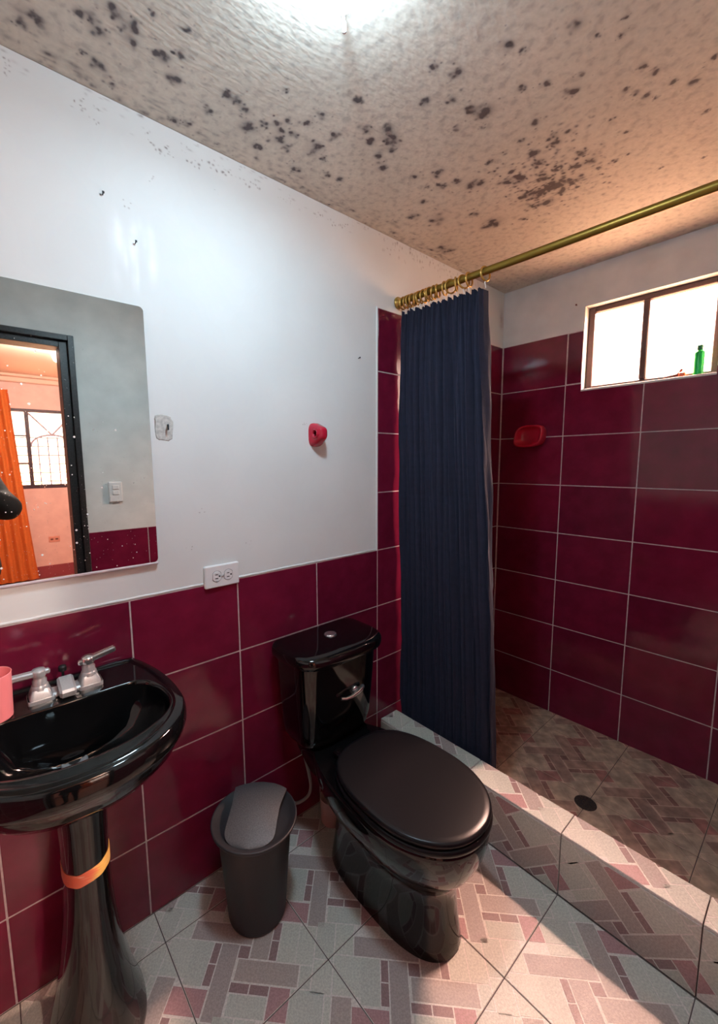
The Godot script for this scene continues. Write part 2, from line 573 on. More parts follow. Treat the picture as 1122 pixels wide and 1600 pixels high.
func wall_texture() -> ImageTexture:
	# plaster of the mirror wall: z 0..2.85 across, y 2.29..0 down
	var w := 1280
	var h := 1028
	var pm := w / ZF
	var n1 := mottled_image(w, h, 21, 0.004, 4)
	var n2 := mottled_image(w, h, 22, 0.05, 3)
	var n3 := mottled_image(w, h, 23, 0.02, 4)
	var dirt := PackedFloat32Array()
	dirt.resize(w * h)
	var scuff := PackedFloat32Array()
	scuff.resize(w * h)
	var rng := RandomNumberGenerator.new()
	rng.seed = 8
	for i in SPECKS.size() / 3:
		var r: float = SPECKS[i * 3 + 2] * 0.00036 * pm
		for k in 4:
			blot(dirt, w, h, (SPECKS[i * 3] + rng.randfn() * 0.008) * pm, (CEIL - SPECKS[i * 3 + 1] + rng.randfn() * 0.006) * pm, r * rng.randf_range(0.4, 1.0), r * rng.randf_range(0.3, 0.8), rng.randf_range(0.3, 0.8))
	for k in 110:
		blot(dirt, w, h, rng.randf_range(0.2, 1.0) * pm, absf(rng.randfn()) * 0.035 * pm + 2, rng.randf_range(0.6, 2.2), rng.randf_range(0.8, 3.0), rng.randf_range(0.15, 0.5))
	for k in 60:
		blot(dirt, w, h, rng.randf_range(1.0, 2.3) * pm, absf(rng.randfn()) * 0.02 * pm + 1, rng.randf_range(1.0, 4.0), rng.randf_range(0.6, 1.5), rng.randf_range(0.1, 0.35))
	for k in 26:     # filler rubbed over the wall above the mirror
		var p := Vector2(1.915 + rng.randfn() * 0.028, 1.955 + rng.randfn() * 0.045)
		blot(scuff, w, h, p.x * pm, (CEIL - p.y) * pm, rng.randf_range(2, 6), rng.randf_range(8, 22), 0.3)
	blot(dirt, w, h, 0.02 * pm, (CEIL - 2.15) * pm, 0.02 * pm, 0.05 * pm, 0.35)
	var out := PackedByteArray()
	out.resize(w * h * 3)
	for i in w * h:
		var a := n1[i] / 255.0
		var b := n2[i] / 255.0
		var c := n3[i] / 255.0
		var m: float = clampf(dirt[i] * (0.3 + 1.2 * b), 0.0, 1.0)
		var s: float = clampf(scuff[i] * (0.2 + 1.4 * c), 0.0, 1.0)
		var v := 0.955 + 0.045 * a
		out[i * 3] = int(lerpf(lerpf(224.0 * v, 240.0, s), 112.0, m))
		out[i * 3 + 1] = int(lerpf(lerpf(223.0 * v, 240.0, s), 98.0, m))
		out[i * 3 + 2] = int(lerpf(lerpf(219.0 * v, 240.0, s), 92.0, m))
	return ImageTexture.create_from_image(Image.create_from_data(w, h, false, Image.FORMAT_RGB8, out))

# ------------------------------------------------------------------ the bathroom's shell
const ROW := 0.25
const COL := 0.33
var L_T := Transform3D(Basis(Vector3(0, 0, 1), Vector3(1, 0, 0), Vector3(0, 1, 0)), Vector3.ZERO)                # u = z on the mirror wall
var B_T := Transform3D(Basis(Vector3(1, 0, 0), Vector3(0, 0, 1), Vector3(0, 1, 0)), Vector3.ZERO)                # u = x on the window wall
var R_T := Transform3D(Basis(Vector3(0, 0, 1), Vector3(-1, 0, 0), Vector3(0, 1, 0)), Vector3(WX, 0, 0))
var F_T := Transform3D(Basis(Vector3(1, 0, 0), Vector3(0, 0, -1), Vector3(0, 1, 0)), Vector3(0, 0, ZF))
const WIN := Rect2(0.412, 1.722, 0.498, 0.386)
const DOOR := Rect2(1.845, 0.0, 0.955, 2.055)

func build_room() -> void:
	# mirror wall
	var b := MB.new()
	b.box2(Vector3(-0.12, 0, -0.12), Vector3(-0.004, CEIL, ZF + 0.12))
	b.v.resize(b.v.size())
	b.poly(PackedVector3Array([Vector3(-0.003, 0, 0), Vector3(-0.003, 0, ZF), Vector3(-0.003, CEIL, ZF), Vector3(-0.003, CEIL, 0)]), Vector3(-1, 1, 1), PackedVector2Array([Vector2(0, 1), Vector2(1, 1), Vector2(1, 0), Vector2(0, 0)]))
	var wm := mat(Color.WHITE, 0.75)
	wm.albedo_texture = wall_texture()
	wm.texture_repeat = false
	relief(wm, wm.albedo_texture, 0.02)
	var left := struct("wall_left", b, wm, "white plaster wall over dark red tiles, behind mirror and toilet")
	b = MB.new()
	b.box2(Vector3(-0.006, 0, 0.993), Vector3(-0.0012, 1.0, ZF))
	b.box2(Vector3(-0.006, 0, 0.0), Vector3(-0.0012, 2.0, 0.993))
	obj("grout", b, K.grout, left)
	b = MB.new()
	b.box2(Vector3(-0.006, 1.0, 0.9915), Vector3(0.0008, 2.003, 0.9985), 0.0008)
	obj("edge_strip", b, K.white, left)
	for r in 8:
		for c in 3:
			wall_tile(left, c * COL + 0.0, (c + 1) * COL + (0.0015 if c == 2 else 0.0), r * ROW, (r + 1) * ROW, L_T, Rect2(), c + r)
		if r < 4:
			for c in 6:
				wall_tile(left, 0.9915 + c * COL, minf(0.9915 + (c + 1) * COL, ZF), r * ROW, (r + 1) * ROW, L_T, Rect2(), c + 3 * r)
	# rough plaster bead that laps over the top of the tiles
	b = MB.new()
	var rows := []
	var bead := FastNoiseLite.new()
	bead.seed = 4
	bead.frequency = 0.12
	for k in 6:
		var a := PI * k / 5.0
		var rr := PackedVector3Array()
		for i in 160:
			var z := 0.995 + (ZF - 0.995) * i / 159.0
			var th := 0.0035 + 0.0015 * bead.get_noise_1d(i * 1.0)
			rr.append(Vector3(-0.003 + th * sin(a), 1.004 + 0.004 * -cos(a) + 0.002 * bead.get_noise_1d(i * 0.7 + 90.0), z))
		rows.append(rr)
	b.grid(rows, false)
	obj("plaster_bead", b, K.plaster, left)
	# window wall
	b = MB.new()
	b.box2(Vector3(-0.12, 0, -0.12), Vector3(WIN.position.x, CEIL, -0.004))
	b.box2(Vector3(WIN.end.x, 0, -0.12), Vector3(WX + 0.12, CEIL, -0.004))
	b.box2(Vector3(WIN.position.x, 0, -0.12), Vector3(WIN.end.x, WIN.position.y, -0.004))
	b.box2(Vector3(WIN.position.x, WIN.end.y, -0.12), Vector3(WIN.end.x, CEIL, -0.004))
	var back := struct("wall_back", b, K.plaster, "shower wall of dark red tiles under a white plaster strip, with window")
	b = MB.new()
	b.box2(Vector3(0, 0, -0.006), Vector3(WIN.position.x, 2.0, -0.0012))
	b.box2(Vector3(WIN.end.x, 0, -0.006), Vector3(WX, 2.0, -0.0012))
	b.box2(Vector3(WIN.position.x, 0, -0.006), Vector3(WIN.end.x, WIN.position.y, -0.0012))
	obj("grout", b, K.grout, back)
	b = MB.new()
	b.box2(Vector3(0.0, 0, -0.003), Vector3(0.004, 2.0, 0.003))
	obj("corner_joint", b, K.grout, back)
	for r in 8:
		var x := 0.0
		var c := 0
		for x1 in [0.34, 0.67, 1.0, 1.33, WX]:
			wall_tile(back, x + (0.004 if c == 0 else 0.0), x1, r * ROW, (r + 1) * ROW, B_T, WIN, c + r * 2)
			x = x1
			c += 1
	# door wall
	b = MB.new()
	b.box2(Vector3(WX + 0.004, 0, -0.12), Vector3(WX + 0.12, CEIL, DOOR.position.x))
	b.box2(Vector3(WX + 0.004, 0, DOOR.end.x), Vector3(WX + 0.12, CEIL, ZF + 0.12))
	b.box2(Vector3(WX + 0.004, DOOR.end.y, DOOR.position.x), Vector3(WX + 0.12, CEIL, DOOR.end.x))
	var right := struct("wall_right", b, K.plaster, "white plaster wall with door opening, seen in the mirror")
	b = MB.new()
	b.box2(Vector3(WX + 0.0012, 0, 0), Vector3(WX + 0.006, 2.0, 0.99))
	b.box2(Vector3(WX + 0.0012, 0, 0.99), Vector3(WX + 0.006, 1.0, DOOR.position.x))
	obj("grout", b, K.grout, right)
	for r in 8:
		for c in 3:
			wall_tile(right, c * COL, (c + 1) * COL, r * ROW, (r + 1) * ROW, R_T, Rect2(), c + r)
		if r < 4:
			for c in 3:
				wall_tile(right, 0.99 + 0.21 * (0 if c == 0 else 1) + COL * maxi(0, c - 1), minf(1.2 + c * COL, DOOR.position.x) if c else 1.2, r * ROW, (r + 1) * ROW, R_T, Rect2(), c + r)
	# wall behind the camera
	b = MB.new()
	b.box2(Vector3(-0.12, 0, ZF + 0.004), Vector3(WX + 0.12, CEIL, ZF + 0.12))
	var front := struct("wall_front", b, K.plaster, "white plaster wall over dark red tiles at sink end")
	b = MB.new()
	b.box2(Vector3(0, 0, ZF + 0.0012), Vector3(WX, 1.0, ZF + 0.006))
	obj("grout", b, K.grout, front)
	for r in 4:
		for c in 5:
			wall_tile(front, c * COL, minf((c + 1) * COL, WX), r * ROW, (r + 1) * ROW, F_T, Rect2(), c + r)
	# ceiling
	b = MB.new()
	b.box2(Vector3(-0.12, CEIL + 0.001, -0.12), Vector3(WX + 0.12, CEIL + 0.12, ZF + 0.12))
	b.poly(PackedVector3Array([Vector3(0, CEIL, 0), Vector3(WX, CEIL, 0), Vector3(WX, CEIL, ZF), Vector3(0, CEIL, ZF)]), Vector3(0.5, 5, 1), PackedVector2Array([Vector2(0, 0), Vector2(1, 0), Vector2(1, 1), Vector2(0, 1)]))
	var cm := mat(Color.WHITE, 0.7)
	cm.albedo_texture = ceiling_texture()
	cm.texture_repeat = false
	cm.heightmap_enabled = true
	cm.heightmap_texture = noise_tex(0.09, 0.0, 1.0, 4, 1024, 51)
	cm.heightmap_scale = 0.10
	struct("ceiling", b, cm, "stained plaster ceiling with dark mould spots")
	# floor
	b = MB.new()
	b.box2(Vector3(-0.12, -0.12, 0.86), Vector3(WX + 0.12, -0.0012, ZF + 0.12))
	var fl := struct("floor", b, K.floor_grout, "floor of cream and rose block-patterned ceramic tiles")
	var order := [[0, 2], [1, 1], [1, 0], [0, 1], [2, 0], [1, 2], [2, 1], [-1, 2], [-1, 1], [3, 0], [3, 1], [0, 0], [-1, 0], [2, 2], [3, 2], [-1, 3], [0, 3], [1, 3], [2, 3], [3, 3], [-1, 4], [0, 4], [1, 4], [2, 4], [3, 4], [-1, 5], [0, 5], [1, 5], [2, 5], [3, 5]]
	for ij in order:
		var lo := Vector2(0.105 + 0.34 * ij[0], 0.974 + 0.333 * ij[1])
		var hi := lo + Vector2(0.34, 0.333)
		patterned_tile(fl, "floor_tile", Vector2(maxf(lo.x, 0.0), lo.y), Vector2(minf(hi.x, WX), minf(hi.y, ZF)), lo, Vector2(0.34, 0.333), Transform3D.IDENTITY, true)
	# raised shower floor
	b = MB.new()
	b.box2(Vector3(-0.12, -0.12, -0.12), Vector3(WX + 0.12, 0.0108, 0.866))
	var sf := struct("floor_shower", b, K.floor_grout, "worn block-patterned tile floor of the shower")
	var st := Transform3D(Basis.IDENTITY, Vector3(0, 0.012, 0))
	for i in range(-1, 4):
		for j in range(-1, 3):
			var lo := Vector2(0.045 + 0.335 * i, 0.15 + 0.335 * j)
			var hi := lo + Vector2(0.335, 0.335)
			patterned_tile(sf, "floor_tile", Vector2(maxf(lo.x, 0.0), maxf(lo.y, 0.0)), Vector2(minf(hi.x, WX), minf(hi.y, 0.866)), lo, Vector2(0.335, 0.335), st, false, "s_")
	# shower curb
	var curb := thing("shower_curb", "low tiled curb between bathroom floor and shower floor", "curb", Vector3(0, 0, 0))
	b = MB.new()
	b.box2(Vector3(0.001, 0.0, 0.872), Vector3(WX, 0.2065, 0.964))
	obj("core", b, K.floor_grout, curb)
	var tt := Transform3D(Basis.IDENTITY, Vector3(0, 0.215, 0))
	var tf := Transform3D(Basis(Vector3(1, 0, 0), Vector3(0, 0, 1), Vector3(0, -1, 0)), Vector3(0, 0.207, 0.972))
	var tb := Transform3D(Basis(Vector3(1, 0, 0), Vector3(0, 0, -1), Vector3(0, -1, 0)), Vector3(0, 0.207, 0.865))
	for i in range(-1, 4):
		var lo := 0.105 + 0.34 * i
		patterned_tile(curb, "top_tile", Vector2(maxf(lo, 0.002), 0.865), Vector2(minf(lo + 0.34, WX), 0.972), Vector2(lo, 0.63), Vector2(0.34, 0.333), tt, true)
		patterned_tile(curb, "front_tile", Vector2(maxf(lo, 0.002), 0.0), Vector2(minf(lo + 0.34, WX), 0.2065), Vector2(lo, -0.006), Vector2(0.34, 0.333), tf, true)
		patterned_tile(curb, "back_tile", Vector2(maxf(lo, 0.002), 0.0), Vector2(minf(lo + 0.34, WX), 0.1955), Vector2(lo, 0.0), Vector2(0.34, 0.333), tb, false)
	# door frame of dark sheet metal
	b = MB.new()
	var x0 := WX - 0.012
	var x1 := WX + 0.132
	b.box2(Vector3(x0, 0, DOOR.position.x), Vector3(x1, DOOR.end.y, DOOR.position.x + 0.028), 0.002)
	b.box2(Vector3(x0 + 0.028, 0, DOOR.position.x + 0.027), Vector3(x1, DOOR.end.y - 0.028, DOOR.position.x + 0.066), 0.002)
	b.box2(Vector3(x0, 0, DOOR.end.x - 0.028), Vector3(x1, DOOR.end.y, DOOR.end.x), 0.002)
	b.box2(Vector3(x0 + 0.028, 0, DOOR.end.x - 0.066), Vector3(x1, DOOR.end.y - 0.028, DOOR.end.x - 0.027), 0.002)
	b.box2(Vector3(x0, DOOR.end.y - 0.028, DOOR.position.x + 0.028), Vector3(x1, DOOR.end.y, DOOR.end.x - 0.028), 0.002)
	b.box2(Vector3(x0 + 0.028, DOOR.end.y - 0.06, DOOR.position.x + 0.066), Vector3(x1, DOOR.end.y - 0.027, DOOR.end.x - 0.066), 0.002)
	struct("door_1", b, K.door_metal, "dark chipped metal door frame seen in the mirror")

# ------------------------------------------------------------------ shower window and what stands on its sill
func build_window() -> void:
	var w := Node3D.new()
	w.name = "window_1"
	w.set_meta("kind", "structure")
	w.set_meta("label", "two-pane steel window high in the shower wall")
	add_child(w)
	w.position = Vector3(WIN.position.x, WIN.position.y, 0)
	var W := WIN.size.x
	var H := WIN.size.y
	var b := MB.new()
	for s in [[0.0, 0.0, 0.028, H], [W - 0.028, 0.0, W, H], [0.028, H - 0.024, W - 0.028, H], [0.028, 0.0, W - 0.028, 0.018]]:
		b.box2(Vector3(s[0], s[1], -0.085), Vector3(s[2], s[3], -0.05), 0.003)
	obj("frame", b, K.frame_brown, w)
	b = MB.new()
	b.box2(Vector3(0.222, 0.018, -0.09), Vector3(0.248, H - 0.024, -0.045), 0.004)
	obj("mullion", b, K.frame_brown, w)
	for s in [[0.028, 0.222], [0.248, W - 0.028]]:
		b = MB.new()
		b.box2(Vector3(s[0], 0.018, -0.070), Vector3(s[1], H - 0.024, -0.066))
		obj("pane", b, K.glass, w)
	b = MB.new()
	b.box2(Vector3(0.0, -0.010, -0.049), Vector3(W, 0.0, 0.0015), 0.001)
	obj("sill", b, K.plaster, w)
	# bottle
	var t := thing("bottle", "green plastic bottle standing on the shower window sill", "bottle", Vector3(0.848, WIN.position.y, -0.024))
	var gm := mat(rgb(10, 196, 84), 0.3)
	gm.backlight = Color(0.1, 1.0, 0.35)
	b = MB.new()
	b.lathe([[0.0, 0.0], [0.014, 0.0], [0.0165, 0.003], [0.0165, 0.088], [0.015, 0.094], [0.009, 0.099], [0.009, 0.104]], 28)
	obj("body", b, gm, t)
	b = MB.new()
	b.lathe([[0.0098, 0.101], [0.0098, 0.118], [0.008, 0.121], [0.0, 0.121]], 24)
	obj("cap", b, mat(rgb(20, 110, 70), 0.4), t)
	# razor
	t = thing("razor", "orange and dark plastic razor lying on the window sill", "razor", Vector3(0.77, WIN.position.y, -0.024))
	b = MB.new()
	b.tube(PackedVector3Array([Vector3(-0.036, 0.0055, 0.006), Vector3(-0.012, 0.0095, 0.002), Vector3(0.010, 0.0135, -0.002), Vector3(0.024, 0.034, -0.004)]), 0.0052, 8)
	obj("handle", b, mat(rgb(96, 52, 44), 0.5), t)
	b = MB.new()
	b.rbox(Vector3(0.027, 0.010, 0.002), Vector3(0.022, 0.020, 0.030), 0.004)
	obj("head", b, mat(rgb(240, 96, 30), 0.4), t)

# ------------------------------------------------------------------ ceiling lamp
func build_lamp() -> void:
	var t := thing("ceiling_lamp", "round white ceiling lamp, lit, with a short pull cord", "lamp", Vector3(0.622, CEIL, 1.738))
	var b := MB.new()
	b.lathe([[0.0, -0.001], [0.098, -0.001], [0.102, -0.004], [0.102, -0.012], [0.098, -0.015]], 48, Vector3.ZERO, Basis.IDENTITY, true)
	obj("base", b, K.white, t)
	b = MB.new()
	b.lathe([[0.0985, -0.012], [0.107, -0.026], [0.108, -0.040], [0.100, -0.052], [0.080, -0.060], [0.045, -0.064], [0.0, -0.065]], 48, Vector3.ZERO, Basis.IDENTITY, true)
	var gm := mat(rgb(250, 250, 255), 0.4)
	gm.emission_enabled = true
	gm.emission = Color(0.92, 0.96, 1.0)
	gm.emission_energy_multiplier = 2.5
	obj("lamp_diffuser", b, gm, t)
	b = MB.new()
	b.tube(PackedVector3Array([Vector3(-0.072, -0.012, -0.080), Vector3(-0.080, -0.026, -0.092), Vector3(-0.082, -0.040, -0.097)]), 0.0028, 8)
	obj("pull_cord", b, K.white, t)
	b = MB.new()
	b.lathe([[0.0, -0.058], [0.0042, -0.057], [0.0048, -0.048], [0.0042, -0.040], [0.0, -0.038]], 14, Vector3(-0.082, 0, -0.097))
	obj("cord_knob", b, K.white, t)
	var l := OmniLight3D.new()
	l.name = "lamp_bulb_light"
	l.position = Vector3(0, -0.045, 0)
	l.light_color = LED
	l.light_energy = 0.25
	l.light_size = 0.015
	l.omni_range = 8.0
	l.omni_attenuation = 2.0
	l.shadow_enabled = true
	t.add_child(l)
	var f := AreaLight3D.new()
	f.name = "lamp_face_light"
	f.position = Vector3(0, -0.068, 0)
	f.rotation = Vector3(-PI / 2, 0, 0)
	f.area_size = Vector2(0.17, 0.17)
	f.light_color = LED
	f.light_energy = 1.0
	f.shadow_enabled = true
	t.add_child(f)

# ------------------------------------------------------------------ the room beyond the door, seen in the mirror
func build_other_room() -> void:
	var X0 := WX + 0.12
	var X1 := 4.9
	var Z0 := 0.3
	var Z1 := 4.2
	var b := MB.new()
	var wz0 := 1.05
	var wz1 := 2.02
	var wy0 := 1.10
	var wy1 := 2.03
	b.box2(Vector3(X1, 0, Z0 - 0.12), Vector3(X1 + 0.12, 2.4, wz0))
	b.box2(Vector3(X1, 0, wz1), Vector3(X1 + 0.12, 2.4, Z1 + 0.12))
	b.box2(Vector3(X1, 0, wz0), Vector3(X1 + 0.12, wy0, wz1))
	b.box2(Vector3(X1, wy1, wz0), Vector3(X1 + 0.12, 2.4, wz1))
	struct("wall_bedroom_window", b, K.salmon, "salmon pink wall with grilled window, seen in the mirror")
	b = MB.new()
	b.box2(Vector3(X0, 0, Z0 - 0.12), Vector3(X1, 2.4, Z0))
	struct("wall_bedroom_near", b, K.salmon)
	b = MB.new()
	b.box2(Vector3(X0, 0, Z1), Vector3(X1, 2.4, Z1 + 0.12))
	struct("wall_bedroom_side", b, K.salmon)
	b = MB.new()
	b.box2(Vector3(X0, 0, Z0), Vector3(X0 + 0.004, 2.4, DOOR.position.x))
	b.box2(Vector3(X0, 0, DOOR.end.x), Vector3(X0 + 0.004, 2.4, Z1))
	b.box2(Vector3(X0 - 0.1, 0, ZF + 0.12), Vector3(X0, 2.4, Z1))
	b.box2(Vector3(X0, DOOR.end.y, DOOR.position.x), Vector3(X0 + 0.004, 2.4, DOOR.end.x))
	struct("wall_bedroom_door", b, K.salmon)
	b = MB.new()
	b.box2(Vector3(X0, -0.12, Z0), Vector3(X1, 0.0, Z1))
	struct("floor_bedroom", b, mat(rgb(170, 130, 116), 0.5))
	b = MB.new()
	b.box2(Vector3(X0 - 0.12, 2.4, Z0 - 0.12), Vector3(X1 + 0.12, 2.52, Z1 + 0.12))
	struct("ceiling_bedroom", b, K.cream)
	b = MB.new()
	b.box2(Vector3(X1 - 0.06, 2.32, Z0), Vector3(X1, 2.4, Z1), 0.01)
	b.box2(Vector3(X1 - 0.14, 2.37, Z0), Vector3(X1 - 0.06, 2.4, Z1), 0.008)
	struct("trim_1", b, K.cream, "plain cornice above the grilled window")
	b = MB.new()
	b.box2(Vector3(X1 - 0.012, 0.0, Z0), Vector3(X1, 0.15, Z1), 0.003)
	struct("baseboard_bedroom", b, mat(rgb(150, 66, 76), 0.4), "dull red tile baseboard under the grilled window")
	# window with grille
	var w := Node3D.new()
	w.name = "window_2"
	w.set_meta("kind", "structure")
	w.set_meta("label", "dark framed window with wrought iron grille in the salmon wall")
	add_child(w)
	w.position = Vector3(X1, wy0, wz0)
	var fm := mat(rgb(66, 44, 54), 0.5)
	var W := wz1 - wz0
	var H := wy1 - wy0
	b = MB.new()
	for s in [[0.0, 0.0, W, 0.045], [0.0, H - 0.035, W, H], [0.0, 0.045, 0.035, H - 0.035], [W - 0.035, 0.045, W, H - 0.035]]:
		b.box2(Vector3(-0.005, s[1], s[0]), Vector3(0.05, s[3], s[2]), 0.003)
	obj("frame", b, fm, w)
	for z in [0.785, 0.30]:
		b = MB.new()
		b.box2(Vector3(-0.008, 0.045, z - 0.02), Vector3(0.045, H - 0.035, z + 0.02), 0.003)
		obj("mullion", b, fm, w)
	for y in [0.30, 0.62]:
		b = MB.new()
		b.box2(Vector3(0.0, y - 0.008, 0.805), Vector3(0.03, y + 0.008, W - 0.035), 0.002)
		obj("glazing_bar", b, fm, w)
	for s in [[0.035, 0.28], [0.32, 0.765], [0.805, W - 0.035]]:
		b = MB.new()
		b.box2(Vector3(0.02, 0.045, s[0]), Vector3(0.024, H - 0.035, s[1]))
		obj("pane", b, K.glass, w)
	var im := mat(rgb(120, 110, 132), 0.5)
	for k in 4:
		b = MB.new()
		var z := 0.39 + 0.10 * k
		b.tube(PackedVector3Array([Vector3(0.085, 0.0, z), Vector3(0.085, 0.56 + 0.06 * sin(PI * (k + 0.7) / 4.4), z)]), 0.0075, 8)
		obj("grille_bar", b, im, w)
	for k in 6:
		b = MB.new()
		b.tube(PackedVector3Array([Vector3(0.09, 0.08 + 0.105 * k, 0.03), Vector3(0.09, 0.08 + 0.105 * k, W - 0.03)]), 0.006, 8)
		obj("grille_bar", b, im, w)
	b = MB.new()
	var arc := PackedVector3Array()
	for k in 25:
		var a := PI * k / 24.0
		arc.append(Vector3(0.085, 0.50 + 0.14 * sin(a), 0.54 + 0.22 * cos(a)))
	b.tube(arc, 0.011, 8)
	obj("grille_arch", b, im, w)
	for s in [0.76, 0.32]:
		b = MB.new()
		b.tube(PackedVector3Array([Vector3(0.085, 0.64, 0.54), Vector3(0.085, H - 0.04, s)]), 0.011, 8)
		obj("grille_brace", b, im, w)
	# orange curtain
	b = MB.new()
	var rows := []
	for i in 30:
		var f := i / 29.0
		var y := lerpf(0.03, 2.22, f)
		var r := PackedVector3Array()
		for j in 60:
			var u := j / 59.0
			var lo := lerpf(1.86, 1.99, pow(f, 0.8))
			r.append(Vector3(X1 - 0.11 + 0.022 * sin(u * 40.0 + 0.5 * sin(f * 5.0)), y, lerpf(lo, 2.45, u)))
		rows.append(r)
	b.grid(rows, false)
	var ct := obj("window_curtain", b, K.orange)
	tag(ct, "long orange curtain beside the grilled window, seen in the mirror", "curtain")
	# socket
	var so := thing("wall_socket", "small socket low on the salmon wall under the window", "socket", Vector3(X1, 0.47, 1.67))
	b = MB.new()
	b.rbox(Vector3(-0.004, 0, 0), Vector3(0.008, 0.07, 0.115), 0.002)
	obj("plate", b, mat(rgb(226, 160, 140), 0.4), so)
	for s in [-0.025, 0.025]:
		b = MB.new()
		b.rbox(Vector3(-0.009, 0, s), Vector3(0.003, 0.02, 0.028), 0.001)
		obj("receptacle", b, mat(rgb(120, 70, 60), 0.5), so)
	# lamp
	var t := thing("ceiling_lamp", "glowing lamp on the ceiling of the salmon room, seen in the mirror", "lamp", Vector3(3.05, 2.4, 1.70))
	b = MB.new()
	b.lathe([[0.0, 0.0], [0.06, 0.0], [0.06, -0.02], [0.03, -0.05]], 24, Vector3.ZERO, Basis.IDENTITY, true)
	obj("holder", b, K.white, t)
	b = MB.new()
	b.lathe([[0.025, -0.045], [0.045, -0.08], [0.058, -0.115], [0.045, -0.155], [0.02, -0.170], [0.0, -0.173]], 24, Vector3.ZERO, Basis.IDENTITY, true)
	var gm := mat(rgb(255, 240, 225), 0.4)
	gm.emission_enabled = true
	gm.emission = Color(1.0, 0.9, 0.8)
	gm.emission_energy_multiplier = 6.0
	obj("lamp_bulb", b, gm, t)
	var l := OmniLight3D.new()
	l.name = "bedroom_bulb_light"
	l.position = Vector3(0, -0.11, 0)
	l.light_color = Color(1.0, 0.94, 0.90)
	l.light_energy = 3.4
	l.light_size = 0.05
	l.omni_range = 10.0
	l.omni_attenuation = 2.0
	l.shadow_enabled = true
	t.add_child(l)

# ------------------------------------------------------------------ pedestal sink
const SZ := 2.155

